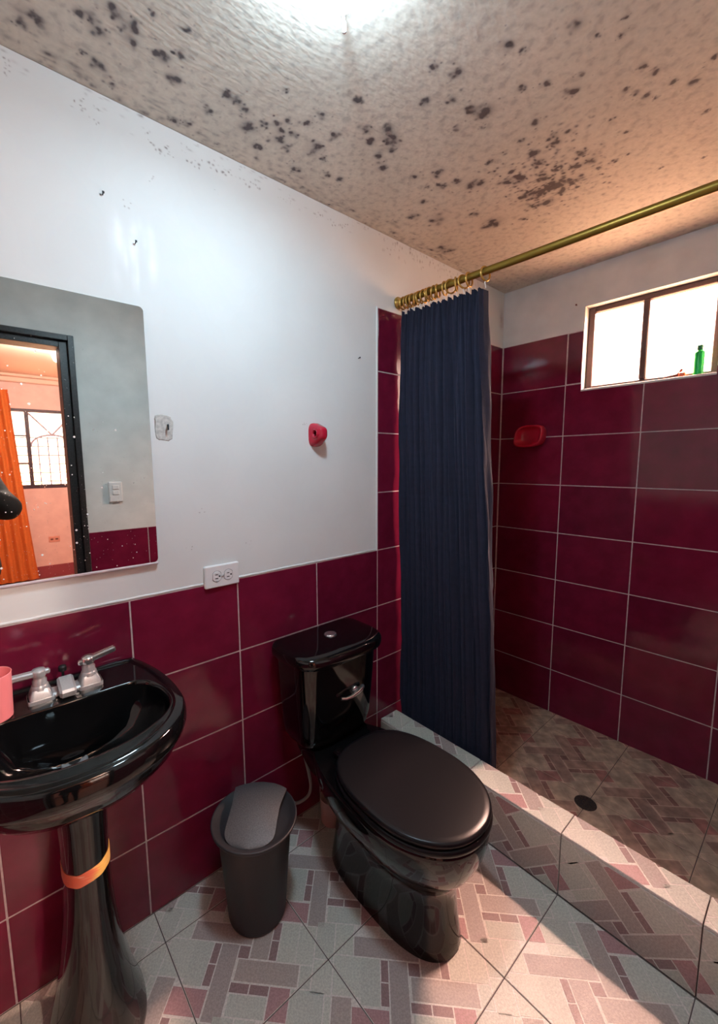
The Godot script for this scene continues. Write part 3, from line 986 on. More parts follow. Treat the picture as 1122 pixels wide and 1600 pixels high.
func build_sink() -> void:
	var t := thing("pedestal_sink", "black ceramic sink on a black pedestal below the mirror", "sink", Vector3(0, 0, SZ))
	var outer := spline([[0.004, 0.0], [0.004, 0.155], [0.03, 0.178], [0.10, 0.199], [0.18, 0.2115], [0.26, 0.213], [0.325, 0.203], [0.39, 0.163], [0.43, 0.112], [0.451, 0.055], [0.456, 0.0]], 96)
	var inner := spline([[0.150, 0.0], [0.148, 0.10], [0.155, 0.147], [0.20, 0.173], [0.265, 0.180], [0.315, 0.167], [0.352, 0.130], [0.380, 0.07], [0.389, 0.0]], 96)
	var c := Vector2(0.22, 0.0)
	var c2 := Vector2(0.178, 0.0)
	var pc := Vector2(0.17, 0.0)
	var deck := spline([[0.020, 0.0], [0.020, 0.148], [0.045, 0.166], [0.10, 0.182], [0.18, 0.192], [0.26, 0.194], [0.32, 0.183], [0.375, 0.148], [0.41, 0.10], [0.43, 0.05], [0.4345, 0.0]], 96)
	var b := MB.new()
	# underside, apron and rolled rim
	b.grid([ring(outer, 0.655, pc, Vector2(0.40, 0.33)), ring(outer, 0.675, pc, Vector2(0.52, 0.46)), ring(outer, 0.705, pc, Vector2(0.70, 0.66)), ring(outer, 0.735, pc, Vector2(0.84, 0.82)), ring(outer, 0.765, pc, Vector2(0.935, 0.925)), ring(outer, 0.786, pc, Vector2(0.968, 0.965)),
		ring(outer, 0.792, pc, Vector2(0.985, 0.985)), ring(outer, 0.800, pc, Vector2(1.0, 1.0)), ring(outer, 0.812, pc, Vector2(1.004, 1.004)), ring(outer, 0.825, pc, Vector2(1.0, 1.0)), ring(outer, 0.835, pc, Vector2(0.990, 0.990)), ring(outer, 0.8405, pc, Vector2(0.972, 0.972)), ring(deck, 0.8415), ring(deck, 0.8405, c, Vector2(0.988, 0.988)), ring(deck, 0.8365, c, Vector2(0.968, 0.968)), ring(deck, 0.8360, c, Vector2(0.955, 0.955)),
		ring(inner, 0.8365, c, Vector2(1.06, 1.05)), ring(inner, 0.8375, c, Vector2(1.03, 1.03)), ring(inner, 0.834, c, Vector2(1.005, 1.005)), ring(inner, 0.826, c, Vector2(0.99, 0.99)), ring(inner, 0.80, c, Vector2(0.955, 0.955)), ring(inner, 0.77, c, Vector2(0.87, 0.88)), ring(inner, 0.74, c, Vector2(0.73, 0.75)), ring(inner, 0.714, c2, Vector2(0.50, 0.54)), ring(inner, 0.703, c2, Vector2(0.28, 0.28)), ring(inner, 0.700, c2, Vector2(0.10, 0.10)), ring(inner, 0.700, c2, Vector2(0.001, 0.001))], true)
	obj("basin", b, K.black, t)
	# shallow soap hollows are part of the deck's relief
	b = MB.new()
	b.lathe([[0.0, 0.7195], [0.018, 0.7195], [0.0235, 0.7215], [0.026, 0.7205], [0.027, 0.717]], 32, Vector3(0.172, -0.0165, 0.004), Basis.IDENTITY, true)
	obj("drain", b, K.chalky, t)
	b = MB.new()
	b.lathe([[0.0, 0.7198], [0.012, 0.7198]], 20, Vector3(0.172, -0.0161, 0.004), Basis.IDENTITY, true)
	obj("drain_hole", b, K.dark, t)
	# pedestal
	b = MB.new()
	var ped := egg(0.075, 0.285, 0.05, 0.17, 2.6, 2.3, 64)
	var prof := [[0.0, 1.10, 2.05], [0.012, 1.13, 2.1], [0.03, 1.12, 2.08], [0.06, 1.08, 1.9], [0.12, 1.02, 1.62], [0.20, 0.96, 1.32], [0.30, 0.92, 1.08], [0.40, 0.90, 0.96], [0.50, 0.92, 0.93], [0.60, 0.97, 1.0], [0.66, 1.04, 1.14], [0.70, 1.14, 1.34]]
	var rows := []
	for p in prof:
		rows.append(ring(ped, p[0], pc, Vector2(p[1], p[2])))
	b.grid(rows, true)
	obj("pedestal", b, K.black, t)
	# tape round the pedestal
	b = MB.new()
	rows = []
	var uvs := []
	for p in [[0.474, 0.905, 0.938], [0.474, 0.927, 0.962], [0.489, 0.929, 0.963], [0.504, 0.932, 0.966], [0.504, 0.91, 0.942]]:
		rows.append(ring(ped, p[0], pc, Vector2(p[1], p[2])))
		var u := PackedVector2Array()
		for j in 64:
			u.append(Vector2(0.5 - 0.5 * sin(TAU * j / 64.0), (p[0] - 0.474) / 0.03))
		uvs.append(u)
	for i in rows.size():
		for j in 64:
			rows[i][j] = rows[i][j] + Vector3(0, -0.20 * rows[i][j].z + 0.38 * (rows[i][j].x - 0.262) + 0.001 * sin(j * 0.9), 0)
	b.grid(rows, true, false, uvs)
	var tm := mat(Color.WHITE, 0.35)
	tm.albedo_texture = tape_texture()
	obj("tape_band", b, tm, t)
	# trap pipe behind the pedestal
	b = MB.new()
	b.tube(PackedVector3Array([Vector3(0.07, 0.69, -0.075), Vector3(0.072, 0.64, -0.085), Vector3(0.068, 0.615, -0.088), Vector3(0.05, 0.605, -0.088), Vector3(0.004, 0.605, -0.088)]), 0.013, 12)
	obj("waste_pipe", b, mat(rgb(150, 148, 146), 0.5), t)
	build_faucet()

func tape_texture() -> ImageTexture:
	var im := Image.create(128, 32, false, Image.FORMAT_RGB8)
	var f := FastNoiseLite.new()
	f.seed = 3
	f.frequency = 0.06
	for y in 32:
		for x in 128:
			var k := f.get_noise_2d(x * 0.6 + y * 1.6, y * 0.8) * 0.5 + 0.5
			var q := clampf((x / 128.0 - 0.44) * 6.0 + (k - 0.5) * 2.0, 0.0, 1.0)
			var c := rgb(242, 120, 84).lerp(rgb(240, 196, 104), q)
			im.set_pixel(x, y, c.lerp(rgb(255, 232, 206), clampf((k - 0.62) * 3.0, 0.0, 0.7)))
	return ImageTexture.create_from_image(im)

func build_faucet() -> void:
	var t := thing("faucet", "chalky chrome two-handle faucet on the back of the black sink", "faucet", Vector3(0.088, 0.836, SZ))
	var b := MB.new()
	b.rbox(Vector3(0, 0.006, 0), Vector3(0.042, 0.012, 0.13), 0.004)
	obj("base_plate", b, K.chalky, t)
	b = MB.new()
	# short spout block leaning over the bowl
	var tr := Transform3D(Basis(Vector3(0, 0, 1), -0.25), Vector3.ZERO)
	b.rbox(Vector3(0.012, 0.024, 0.0), Vector3(0.062, 0.022, 0.034), 0.005, tr)
	obj("spout", b, K.chalky, t)
	b = MB.new()
	b.lathe([[0.003, 0.010], [0.003, 0.045], [0.0085, 0.047], [0.009, 0.056], [0.007, 0.060], [0.0, 0.060]], 16, Vector3(-0.016, 0, 0.002))
	obj("lift_rod", b, mat(rgb(40, 38, 40), 0.3, 0.5), t)
	for s in [1.0, -1.0]:
		b = MB.new()
		var z: float = 0.050 * s
		var sq := func(h: float, y: float) -> PackedVector3Array:
			var o := PackedVector3Array()
			for k in 24:
				var a := TAU * (k + 0.5) / 24.0
				o.append(Vector3(h * signf(cos(a)) * pow(absf(cos(a)), 0.24), y, z + h * signf(sin(a)) * pow(absf(sin(a)), 0.24)))
			return o
		b.grid([sq.call(0.0265, 0.0), sq.call(0.0268, 0.008), sq.call(0.0255, 0.010)], true)
		b.grid([sq.call(0.0235, 0.009), sq.call(0.0205, 0.020), sq.call(0.0165, 0.029)], true)
		b.lathe([[0.019, 0.026], [0.0175, 0.032], [0.0165, 0.036], [0.0145, 0.037], [0.0145, 0.048], [0.012, 0.050], [0.012, 0.057]], 24, Vector3(0, 0, z))
		obj("valve_body", b, K.chalky, t)
		b = MB.new()
		b.lathe([[0.0125, 0.055], [0.0145, 0.058], [0.0145, 0.068], [0.0125, 0.073], [0.0, 0.075]], 24, Vector3(0, 0, z))
		var dir := Vector3(0.012, 0.016, s).normalized() if s > 0.0 else Vector3(0.006, 0.20, s).normalized()
		var up := Vector3.UP
		var side := dir.cross(up).normalized()
		var bs := Basis(dir, side.cross(dir), side)
		b.rbox(Vector3(0.034, 0, 0), Vector3(0.058, 0.013, 0.018), 0.003, Transform3D(bs, Vector3(0, 0.064, z)))
		b.rbox(Vector3(-0.014, 0, 0), Vector3(0.016, 0.012, 0.013), 0.003, Transform3D(bs, Vector3(0, 0.064, z)))
		var h := obj("lever_handle", b, K.chrome if s < 0.0 else K.chalky, t)
		h.set_meta("label", "flat chrome lever handle")

# ------------------------------------------------------------------ toilet
const TZ := 1.362

func build_toilet() -> void:
	var t := thing("toilet", "black two-piece toilet with closed lid between bin and shower curb", "toilet", Vector3(0, 0, TZ))
	# bowl and foot
	var foot := egg(0.19, 0.665, 0.108, 0.46, 3.2, 2.4, 80)
	var rim := egg(0.10, 0.738, 0.186, 0.50, 2.3, 2.1, 80)
	var mix := func(k: float, y: float, s := Vector2.ONE) -> PackedVector3Array:
		var r := PackedVector3Array()
		for i in 80:
			var p := foot[i].lerp(rim[i], k)
			p = Vector2(0.42, 0) + (p - Vector2(0.42, 0)) * s
			r.append(Vector3(p.x, y, p.y))
		return r
	var b := MB.new()
	b.grid([mix.call(0.0, 0.0), mix.call(0.0, 0.006, Vector2(1.015, 1.03)), mix.call(0.0, 0.03, Vector2(1.0, 1.0)), mix.call(0.0, 0.09, Vector2(0.965, 0.93)), mix.call(0.0, 0.15, Vector2(0.945, 0.90)), mix.call(0.03, 0.195, Vector2(0.95, 0.91)), mix.call(0.16, 0.225, Vector2(0.975, 0.96)), mix.call(0.42, 0.255), mix.call(0.66, 0.285), mix.call(0.84, 0.320), mix.call(0.94, 0.350), mix.call(0.985, 0.375), mix.call(0.995, 0.388), mix.call(0.975, 0.396), mix.call(0.93, 0.399)], true)
	b.cap(mix.call(0.93, 0.399), Vector3(0.4, 0, 0))
	obj("bowl", b, K.black, t)
	# rear shelf that carries the tank
	b = MB.new()
	var shelf := egg(0.045, 0.34, 0.125, 0.17, 5.0, 3.0, 64)
	b.grid([ring(shelf, 0.27, Vector2(0.2, 0), Vector2(0.85, 0.7)), ring(shelf, 0.33, Vector2(0.2, 0), Vector2(0.95, 0.88)), ring(shelf, 0.37), ring(shelf, 0.392), ring(shelf, 0.400, Vector2(0.2, 0), Vector2(0.985, 0.975))], true)
	b.cap(ring(shelf, 0.400, Vector2(0.2, 0), Vector2(0.985, 0.975)), Vector3(0.2, 0, 0))
	obj("tank_shelf", b, K.black, t)
	# tank
	b = MB.new()
	var tank := egg(0.022, 0.226, 0.172, 0.115, 8.0, 3.6, 96)
	var tc := Vector2(0.05, 0.0)
	b.grid([ring(tank, 0.392, tc, Vector2(0.66, 0.74)), ring(tank, 0.40, tc, Vector2(0.76, 0.80)), ring(tank, 0.42, tc, Vector2(0.86, 0.865)), ring(tank, 0.46, tc, Vector2(0.91, 0.905)), ring(tank, 0.55, tc, Vector2(0.95, 0.945)), ring(tank, 0.64, tc, Vector2(0.98, 0.98)), ring(tank, 0.72, tc, Vector2(1.0, 1.0))], true)
	b.cap(ring(tank, 0.392, tc, Vector2(0.66, 0.74)), Vector3(0.1, 0.6, 0))
	obj("tank", b, K.black, t)
	# tank lid
	b = MB.new()
	var lid := egg(0.014, 0.252, 0.193, 0.12, 8.0, 3.4, 96)
	b.grid([ring(lid, 0.714, tc, Vector2(0.96, 0.965)), ring(lid, 0.718, tc, Vector2(0.99, 0.992)), ring(lid, 0.730, tc, Vector2(1.0, 1.0)), ring(lid, 0.742, tc, Vector2(0.995, 0.996)), ring(lid, 0.751, tc, Vector2(0.97, 0.978)), ring(lid, 0.757, tc, Vector2(0.91, 0.935)), ring(lid, 0.760, tc, Vector2(0.70, 0.78)), ring(lid, 0.7612, tc, Vector2(0.4, 0.4)), ring(lid, 0.7615, tc, Vector2(0.001, 0.001))], true)
	b.cap(ring(lid, 0.714, tc, Vector2(0.96, 0.965)), Vector3(0.1, 0.9, 0))
	var lo := obj("tank_lid", b, K.black, t)
	b = MB.new()
	b.lathe([[0.0225, 0.760], [0.0225, 0.764], [0.019, 0.7665], [0.0165, 0.7655], [0.015, 0.767], [0.0, 0.7675]], 32, Vector3(0.118, 0, -0.008))
	obj("flush_button", b, K.chrome, lo)
	# lever on the front of the tank
	b = MB.new()
	b.lathe([[0.0, -0.004], [0.013, -0.004], [0.013, 0.006], [0.009, 0.011], [0.0, 0.011]], 20, Vector3(0.219, 0.590, -0.03), Basis(Vector3(0, 0, 1), -PI / 2))
	var lv := obj("flush_lever", b, K.chrome, t)
	b = MB.new()
	b.tube(PackedVector3Array([Vector3(0.227, 0.590, -0.064), Vector3(0.234, 0.588, -0.052), Vector3(0.238, 0.583, -0.03), Vector3(0.239, 0.579, -0.002), Vector3(0.236, 0.578, 0.022), Vector3(0.231, 0.582, 0.038)]), 0.0075, 12, false, 0.0055)
	obj("lever_arm", b, K.chrome, lv)
	# seat ring
	var so := egg(0.262, 0.742, 0.184, 0.52, 2.7, 2.12, 80)
	b = MB.new()
	var sc := Vector2(0.49, 0)
	b.grid([ring(so, 0.4005, sc, Vector2(0.97, 0.97)), ring(so, 0.403, sc, Vector2(0.995, 0.995)), ring(so, 0.410, sc, Vector2(1.0, 1.0)), ring(so, 0.416, sc, Vector2(0.995, 0.995)), ring(so, 0.4185, sc, Vector2(0.975, 0.975))], true)
	b.cap(ring(so, 0.4005, sc, Vector2(0.97, 0.97)), Vector3(0.5, 0.9, 0))
	b.cap(ring(so, 0.4185, sc, Vector2(0.975, 0.975)), Vector3(0.5, 0.0, 0))
	obj("seat", b, K.seat, t)
	# lid
	b = MB.new()
	b.grid([ring(so, 0.4205, sc, Vector2(0.955, 0.95)), ring(so, 0.424, sc, Vector2(0.982, 0.980)), ring(so, 0.431, sc, Vector2(0.988, 0.986)), ring(so, 0.4365, sc, Vector2(0.980, 0.977)), ring(so, 0.440, sc, Vector2(0.955, 0.95)), ring(so, 0.4415, sc, Vector2(0.90, 0.89)), ring(so, 0.4425, sc, Vector2(0.7, 0.7)), ring(so, 0.4435, sc, Vector2(0.4, 0.4)), ring(so, 0.444, sc, Vector2(0.001, 0.001))], true)
	b.cap(ring(so, 0.4205, sc, Vector2(0.955, 0.95)), Vector3(0.5, 0.9, 0))
	obj("seat_lid", b, K.seat, t)
	for s in [-0.07, 0.07]:
		b = MB.new()
		b.rbox(Vector3(0.258, 0.412, s), Vector3(0.05, 0.026, 0.034), 0.008)
		obj("hinge", b, K.black, t)
	# water hose
	var hs := Vector3(0.002, 0.11, 0.13)
	b = MB.new()
	var cv := Curve3D.new()
	for p in [[0.028, 0.0, 0.0], [0.044, -0.003, -0.035], [0.055, 0.012, -0.068], [0.060, 0.05, -0.078], [0.064, 0.12, -0.066], [0.073, 0.19, -0.046], [0.078, 0.24, -0.036], [0.079, 0.292, -0.036]]:
		cv.add_point(hs + Vector3(p[0], p[1], p[2]))
	for i in range(1, 7):
		var d := (cv.get_point_position(i + 1) - cv.get_point_position(i - 1)) / 6.0
		cv.set_point_in(i, -d)
		cv.set_point_out(i, d)
	b.tube(cv.tessellate(4, 3), 0.0058, 10)
	obj("water_hose", b, mat(rgb(150, 144, 142), 0.45, 0.3), t).set_meta("label", "grey braided water hose")
	b = MB.new()
	b.lathe([[0.0, 0.0], [0.022, 0.0], [0.022, 0.004], [0.010, 0.006], [0.010, 0.034], [0.0, 0.034]], 20, hs, Basis(Vector3(0, 0, 1), -PI / 2))
	obj("wall_valve", b, K.chalky, t)
	# little pot behind the bowl
	var j := thing("plastic_jar", "pale pink open plastic jar on the floor behind the toilet", "jar", Vector3(0.098, 0, 1.338))
	b = MB.new()
	b.lathe([[0.0, 0.0], [0.041, 0.0], [0.044, 0.004], [0.046, 0.05], [0.047, 0.098], [0.048, 0.101], [0.0465, 0.103], [0.0445, 0.101], [0.0435, 0.05], [0.041, 0.006], [0.0, 0.005]], 36)
	obj("body", b, mat(rgb(206, 168, 160), 0.45), j)

# ------------------------------------------------------------------ waste bin
func build_bin() -> void:
	var t := thing("waste_bin", "dark grey round plastic bin with a dusty swing lid", "bin", Vector3(0.196, 0, 1.722))
	var b := MB.new()
	b.lathe([[0.0, 0.0], [0.078, 0.0], [0.086, 0.004], [0.088, 0.012], [0.096, 0.12], [0.104, 0.22], [0.109, 0.298]], 56)
	obj("body", b, K.bin, t)
	# flared collar with a hollow top
	b = MB.new()
	b.lathe([[0.109, 0.296], [0.121, 0.303], [0.1275, 0.311], [0.1285, 0.316], [0.127, 0.3195], [0.123, 0.3185], [0.112, 0.309], [0.098, 0.303], [0.080, 0.3005], [0.0, 0.300]], 56)
	obj("collar", b, K.bin, t)
	# swing lid: a curved tongue that rises from the front of the collar to its back
	b = MB.new()
	var ax := Vector3(-0.735, 0, -0.678)          # towards the wall corner behind the bin
	var sd := Vector3(0.678, 0, -0.735)
	var top := []
	var low := []
	for i in 25:
		var f := i / 24.0
		var s := lerpf(-0.098, 0.118, f)
		var hw := 0.074
		if f < 0.22:
			hw = 0.074 * sqrt(maxf(0.02, 1.0 - pow(1.0 - f / 0.22, 2.4)))
		if f > 0.55:
			hw = lerpf(0.074, 0.088, (f - 0.55) / 0.45)
			hw = minf(hw, sqrt(maxf(0.0016, 0.124 * 0.124 - s * s)))
		var r := PackedVector3Array()
		var q := PackedVector3Array()
		for k in 21:
			var u := k / 20.0 * 2.0 - 1.0
			var y := 0.3055 + 0.036 * sin(f * PI * 0.80) + 0.004 * f - 0.010 * u * u * (0.4 + 0.6 * sin(f * PI))
			r.append(ax * s + sd * hw * u + Vector3(0, y, 0))
			q.append(ax * s * 0.985 + sd * hw * u * 0.985 + Vector3(0, y - 0.006, 0))
		top.append(r)
		low.append(q)
	b.grid(top, false, true)
	b.grid(low, false)
	for pr in [[0, 1], [24, 1]]:
		b.grid([top[pr[0]], low[pr[0]]], false)
	var e0 := PackedVector3Array()
	var e1 := PackedVector3Array()
	var g0 := PackedVector3Array()
	var g1 := PackedVector3Array()
	for i in 25:
		e0.append(top[i][0])
		e1.append(low[i][0])
		g0.append(top[i][20])
		g1.append(low[i][20])
	b.grid([e0, e1], false)
	b.grid([g0, g1], false, true)
	obj("swing_lid", b, K.binlid, t)

# ------------------------------------------------------------------ curtain rod, rings and curtain
func build_curtain() -> void:
	var rz := 0.872
	var rod := thing("curtain_rod", "brass coloured shower curtain rod under the ceiling", "rod", Vector3(0, 2.042, rz))
	var b := MB.new()
	b.tube(PackedVector3Array([Vector3(0.002, 0, 0), Vector3(0.7, -0.012, 0), Vector3(WX - 0.002, -0.022, 0)]), 0.0125, 20)
	obj("pole", b, K.rod, rod)
	b = MB.new()
	b.lathe([[0.0, 0.0], [0.024, 0.0], [0.024, 0.006], [0.017, 0.010], [0.0165, 0.022], [0.0125, 0.024]], 28, Vector3(0.0005, 0, 0), Basis(Vector3(0, 0, 1), -PI / 2))
	obj("end_socket", b, K.brass, rod)
	b = MB.new()
	b.lathe([[0.0, 0.0], [0.024, 0.0], [0.024, 0.006], [0.017, 0.010], [0.0165, 0.022], [0.0125, 0.024]], 28, Vector3(WX - 0.0005, -0.022, 0), Basis(Vector3(0, 0, 1), PI / 2))
	obj("end_socket", b, K.brass, rod)
	var t := thing("shower_curtain", "navy blue pleated curtain on brass rings, gathered at the mirror wall", "curtain", Vector3(0, 0, rz))
	var nz := FastNoiseLite.new()
	nz.seed = 17
	nz.frequency = 1.0
	b = MB.new()
	var rows := []
	var nr := 70
	var nc := 420
	for i in nr + 1:
		var v := float(i) / nr                 # 0 top .. 1 bottom
		var y := lerpf(1.998, 0.10, v)
		var r := PackedVector3Array()
		var xr := 0.406 + 0.088 * pow(v, 0.9)
		var head := exp(-v * 18.0)
		for j in nc + 1:
			var u := float(j) / nc
			var ph := u * 15.0 + 0.85 * nz.get_noise_2d(u * 7.0, v * 0.9) + 0.3 * v * sin(u * 5.0)
			var amp := lerpf(0.034, 0.022, v) * (0.72 + 0.8 * nz.get_noise_1d(u * 14.0 + 40.0)) * (1.0 - 0.45 * head)
			var fold := 2.0 * pow(absf(sin(PI * ph)), 0.75) - 1.1
			var z := amp * fold + 0.006 * head * sin(TAU * u * 51.0) + 0.004 * nz.get_noise_2d(u * 30.0, v * 4.0)
			z += lerpf(-0.002, -0.036, smoothstep(0.0, 1.0, v))
			var x := lerpf(0.020 - 0.006 * v, xr, u) + 0.006 * cos(TAU * ph) * (1.0 - head)
			if u > 0.97:
				var e := (u - 0.97) / 0.03
				z -= 0.034 * e * e
				x -= 0.006 * e * e
			y = lerpf(1.998 - 0.016 * u, 0.10, v) - head * 0.010 * (0.5 + 0.5 * cos(TAU * ph))
			r.append(Vector3(x, y, z))
		rows.append(r)
	b.grid(rows, false)
	obj("cloth", b, K.cloth, t)
	# rings with little white hooks
	var rg := MB.new()
	var path := PackedVector3Array()
	for k in 28:
		var a := TAU * k / 28.0
		path.append(Vector3(0, 0.0235 * cos(a), 0.0235 * sin(a)))
	rg.tube(path, 0.0034, 8, true)
	var rm := rg.done()
	var hk := MB.new()
	hk.tube(PackedVector3Array([Vector3(0, -0.0245, 0), Vector3(0.001, -0.030, 0.004), Vector3(0, -0.037, 0.0), Vector3(0, -0.046, -0.003)]), 0.0017, 6)
	var hm := hk.done()
	var rng := RandomNumberGenerator.new()
	rng.seed = 12
	var xs := [0.034, 0.046, 0.056, 0.069, 0.080, 0.094, 0.108, 0.122, 0.138, 0.154, 0.170, 0.186, 0.204, 0.236, 0.262, 0.286, 0.318, 0.340, 0.404]
	for x in xs:
		var o := inst("curtain_ring", rm, K.brass, t)
		o.position = Vector3(x, 2.042 - 0.022 * x / WX - 0.0095, 0)
		o.rotation = Vector3(rng.randf_range(-0.1, 0.1), rng.randf_range(-0.45, 0.45), rng.randf_range(-0.12, 0.12))
		inst("hook", hm, K.white, o)

# ------------------------------------------------------------------ small things on the walls and around
func build_small() -> void:
	# mirror
	var t := thing("mirror", "frameless wall mirror with paint flecks above the sink", "mirror", Vector3(0, 1.10, 1.90))
	var mw := 0.56
	var mh := 0.70
	var b := MB.new()
	var o := PackedVector3Array()
	var uvs := PackedVector2Array()
	var rr := 0.012
	for cn in [[rr, rr, PI], [mw - rr, rr, -PI / 2], [mw - rr, mh - rr, 0.0], [rr, mh - rr, PI / 2]]:
		for k in 7:
			var a: float = cn[2] + PI / 2 * k / 6.0
			var z: float = cn[0] + rr * cos(a)
			var y: float = cn[1] + rr * sin(a)
			o.append(Vector3(0.0065, y, z))
			uvs.append(Vector2(z / mw, 1.0 - y / mh))
	b.poly(o, Vector3(-1, 0.3, 0.3), uvs)
	var mm := mat(Color.WHITE, 0.01, 1.0)
	var im := flecks()
	mm.albedo_texture = im[0]
	mm.metallic_texture = im[1]
	mm.metallic_texture_channel = BaseMaterial3D.TEXTURE_CHANNEL_RED
	mm.roughness = 0.55
	mm.roughness_texture = im[1]
	mm.roughness_texture_channel = BaseMaterial3D.TEXTURE_CHANNEL_GREEN
	obj("reflective_glass", b, mm, t)
	b = MB.new()
	for k in o.size():
		var p := o[k]
		var q := o[(k + 1) % o.size()]
		b.poly(PackedVector3Array([p, q, Vector3(-0.003, q.y, q.z), Vector3(-0.003, p.y, p.z)]), Vector3(0, mh / 2, mw / 2))
	obj("edge", b, mat(rgb(122, 128, 126), 0.2), t)
	b = MB.new()
	b.rbox(Vector3(0.003, -0.003, mw / 2), Vector3(0.012, 0.006, mw), 0.001)
	obj("bottom_bead", b, mat(rgb(206, 188, 192), 0.4), t)
	# socket
	t = thing("wall_outlet", "white double outlet plate on top of the dark red tiles", "outlet", Vector3(0, 1.024, 1.7075))
	b = MB.new()
	b.rbox(Vector3(0.004, 0, 0), Vector3(0.013, 0.072, 0.116), 0.003)
	obj("cover_plate", b, K.white, t)
	b = MB.new()
	b.lathe([[0.004, 0.0], [0.004, 0.0025], [0.0, 0.003]], 16, Vector3(0.010, 0, 0), Basis(Vector3(0, 0, 1), -PI / 2))
	obj("screw", b, mat(rgb(180, 178, 176), 0.4), t)
	for s in [-1.0, 1.0]:
		var z: float = 0.0195 * s
		b = MB.new()
		var ov := PackedVector3Array()
		var ov2 := PackedVector3Array()
		for k in 32:
			var a := TAU * k / 32.0
			var yy := 0.0165 * cos(a)
			var zz := clampf(0.0165 * sin(a), -0.0135, 0.0135)
			ov.append(Vector3(0.0105, yy, z + zz))
			ov2.append(Vector3(0.0125, yy * 0.96, z + zz * 0.96))
		b.grid([ov, ov2], true)
		b.cap(ov2, Vector3(0, 0, z))
		var rc := obj("receptacle", b, K.white, t)
		b = MB.new()
		b.rbox(Vector3(0.0123, 0.006, z + 0.0015), Vector3(0.0012, 0.0024, 0.0085))
		b.rbox(Vector3(0.0123, -0.006, z + 0.0015), Vector3(0.0012, 0.0024, 0.0095))
		b.rbox(Vector3(0.0123, 0.0, z - 0.0085), Vector3(0.0012, 0.005, 0.005))
		obj("slots", b, K.dark, rc)
		b = MB.new()
		b.grid([ov, ring_out(ov, z)], true)
		obj("seam", b, mat(rgb(120, 114, 112), 0.7), rc)
	# light switch by the door, seen in the mirror
	t = thing("light_switch", "white light switch by the door, seen in the mirror", "switch", Vector3(WX, 1.222, 1.694))
	b = MB.new()
	b.rbox(Vector3(-0.003, 0, 0), Vector3(0.014, 0.118, 0.072), 0.005)
	obj("cover_plate", b, K.white, t)
	for y in [0.026, -0.004]:
		b = MB.new()
		b.rbox(Vector3(-0.011, y, 0), Vector3(0.006, 0.024, 0.034), 0.002)
		obj("rocker", b, K.white, t)
	# red holder on the mirror wall
	t = thing("roll_holder_bracket", "red ceramic bracket with a round socket on the white wall", "bracket", Vector3(-0.003, 1.480, 1.318))
	b = MB.new()
	var rows := []
	for p in [[0.0, 0.030, 0.043, 0.0], [0.006, 0.030, 0.043, 0.0], [0.012, 0.028, 0.041, 0.0], [0.022, 0.026, 0.037, 0.0], [0.034, 0.023, 0.030, 0.002], [0.046, 0.020, 0.023, 0.004], [0.053, 0.016, 0.018, 0.004], [0.056, 0.010, 0.012, 0.004], [0.0565, 0.0005, 0.0005, 0.004]]:
		var r := PackedVector3Array()
		for k in 40:
			var a := TAU * k / 40.0
			r.append(Vector3(p[0], p[3] + p[2] * signf(cos(a)) * pow(absf(cos(a)), 0.6), p[1] * signf(sin(a)) * pow(absf(sin(a)), 0.6)))
		rows.append(r)
	b.grid(rows, true, true)
	b.cap(rows[0], Vector3(0.03, 0, 0))
	b.cap(rows[rows.size() - 1], Vector3(0.03, 0, 0))
	var cut := CSGCombiner3D.new()
	cut.name = "body"
	t.add_child(cut)
	var solid := CSGMesh3D.new()
	solid.name = "solid"
	solid.mesh = b.done()
	solid.material = K.red
	cut.add_child(solid)
	var bore := CSGCylinder3D.new()
	bore.name = "bore"
	bore.operation = CSGShape3D.OPERATION_SUBTRACTION
	bore.radius = 0.0112
	bore.height = 0.04
	bore.sides = 28
	bore.smooth_faces = true
	bore.material = K.red
	bore.transform = Transform3D(Basis(Vector3(1, 0, 0), PI / 2), Vector3(0.032, 0.003, 0.018))
	cut.add_child(bore)
	b = MB.new()
	var sb := Basis(Vector3(1, 0, 0), PI / 2)
	b.lathe([[0.0180, 0.012], [0.0170, 0.0265], [0.0145, 0.0285], [0.0120, 0.0275], [0.0112, 0.022], [0.0112, 0.004]], 28, Vector3(0.032, 0.003, 0.0), sb)
	obj("socket", b, K.red, t)
	# soap dish
	t = thing("soap_dish", "red ceramic soap dish on the shower wall tiles", "soap dish", Vector3(0.182, 1.507, 0.0))
	b = MB.new()
	var rs := []
	for p in [[0.0, 0.076, 0.055], [0.010, 0.078, 0.058], [0.030, 0.078, 0.060], [0.045, 0.076, 0.059], [0.052, 0.072, 0.055], [0.051, 0.067, 0.050], [0.042, 0.061, 0.045], [0.022, 0.051, 0.037], [0.014, 0.035, 0.025], [0.012, 0.0005, 0.0005]]:
		var r := PackedVector3Array()
		for k in 56:
			var a := TAU * k / 56.0
			var px: float = p[1] * signf(cos(a)) * pow(absf(cos(a)), 0.62)
			var py: float = p[2] * signf(sin(a)) * pow(absf(sin(a)), 0.62)
			r.append(Vector3(px + 0.10 * py, py, p[0] + (0.010 if p[0] > 0.02 else 0.0) * -py / 0.05))
		rs.append(r)
	b.grid(rs, true, true)
	obj("dish", b, K.red, t)
	# pink cup
	t = thing("plastic_cup", "salmon pink plastic cup on the back of the black sink", "cup", Vector3(0.120, 0.8368, 2.290))
	b = MB.new()
	b.lathe([[0.0, 0.0], [0.030, 0.0], [0.033, 0.003], [0.0365, 0.098], [0.0372, 0.100], [0.0362, 0.1015], [0.035, 0.100], [0.032, 0.006], [0.0, 0.005]], 36)
	obj("body", b, K.pink, t)
	# drain in the shower floor
	t = thing("shower_drain", "round rusty drain grate in the shower floor", "drain", Vector3(0.711, 0.0125, 0.529))
	b = MB.new()
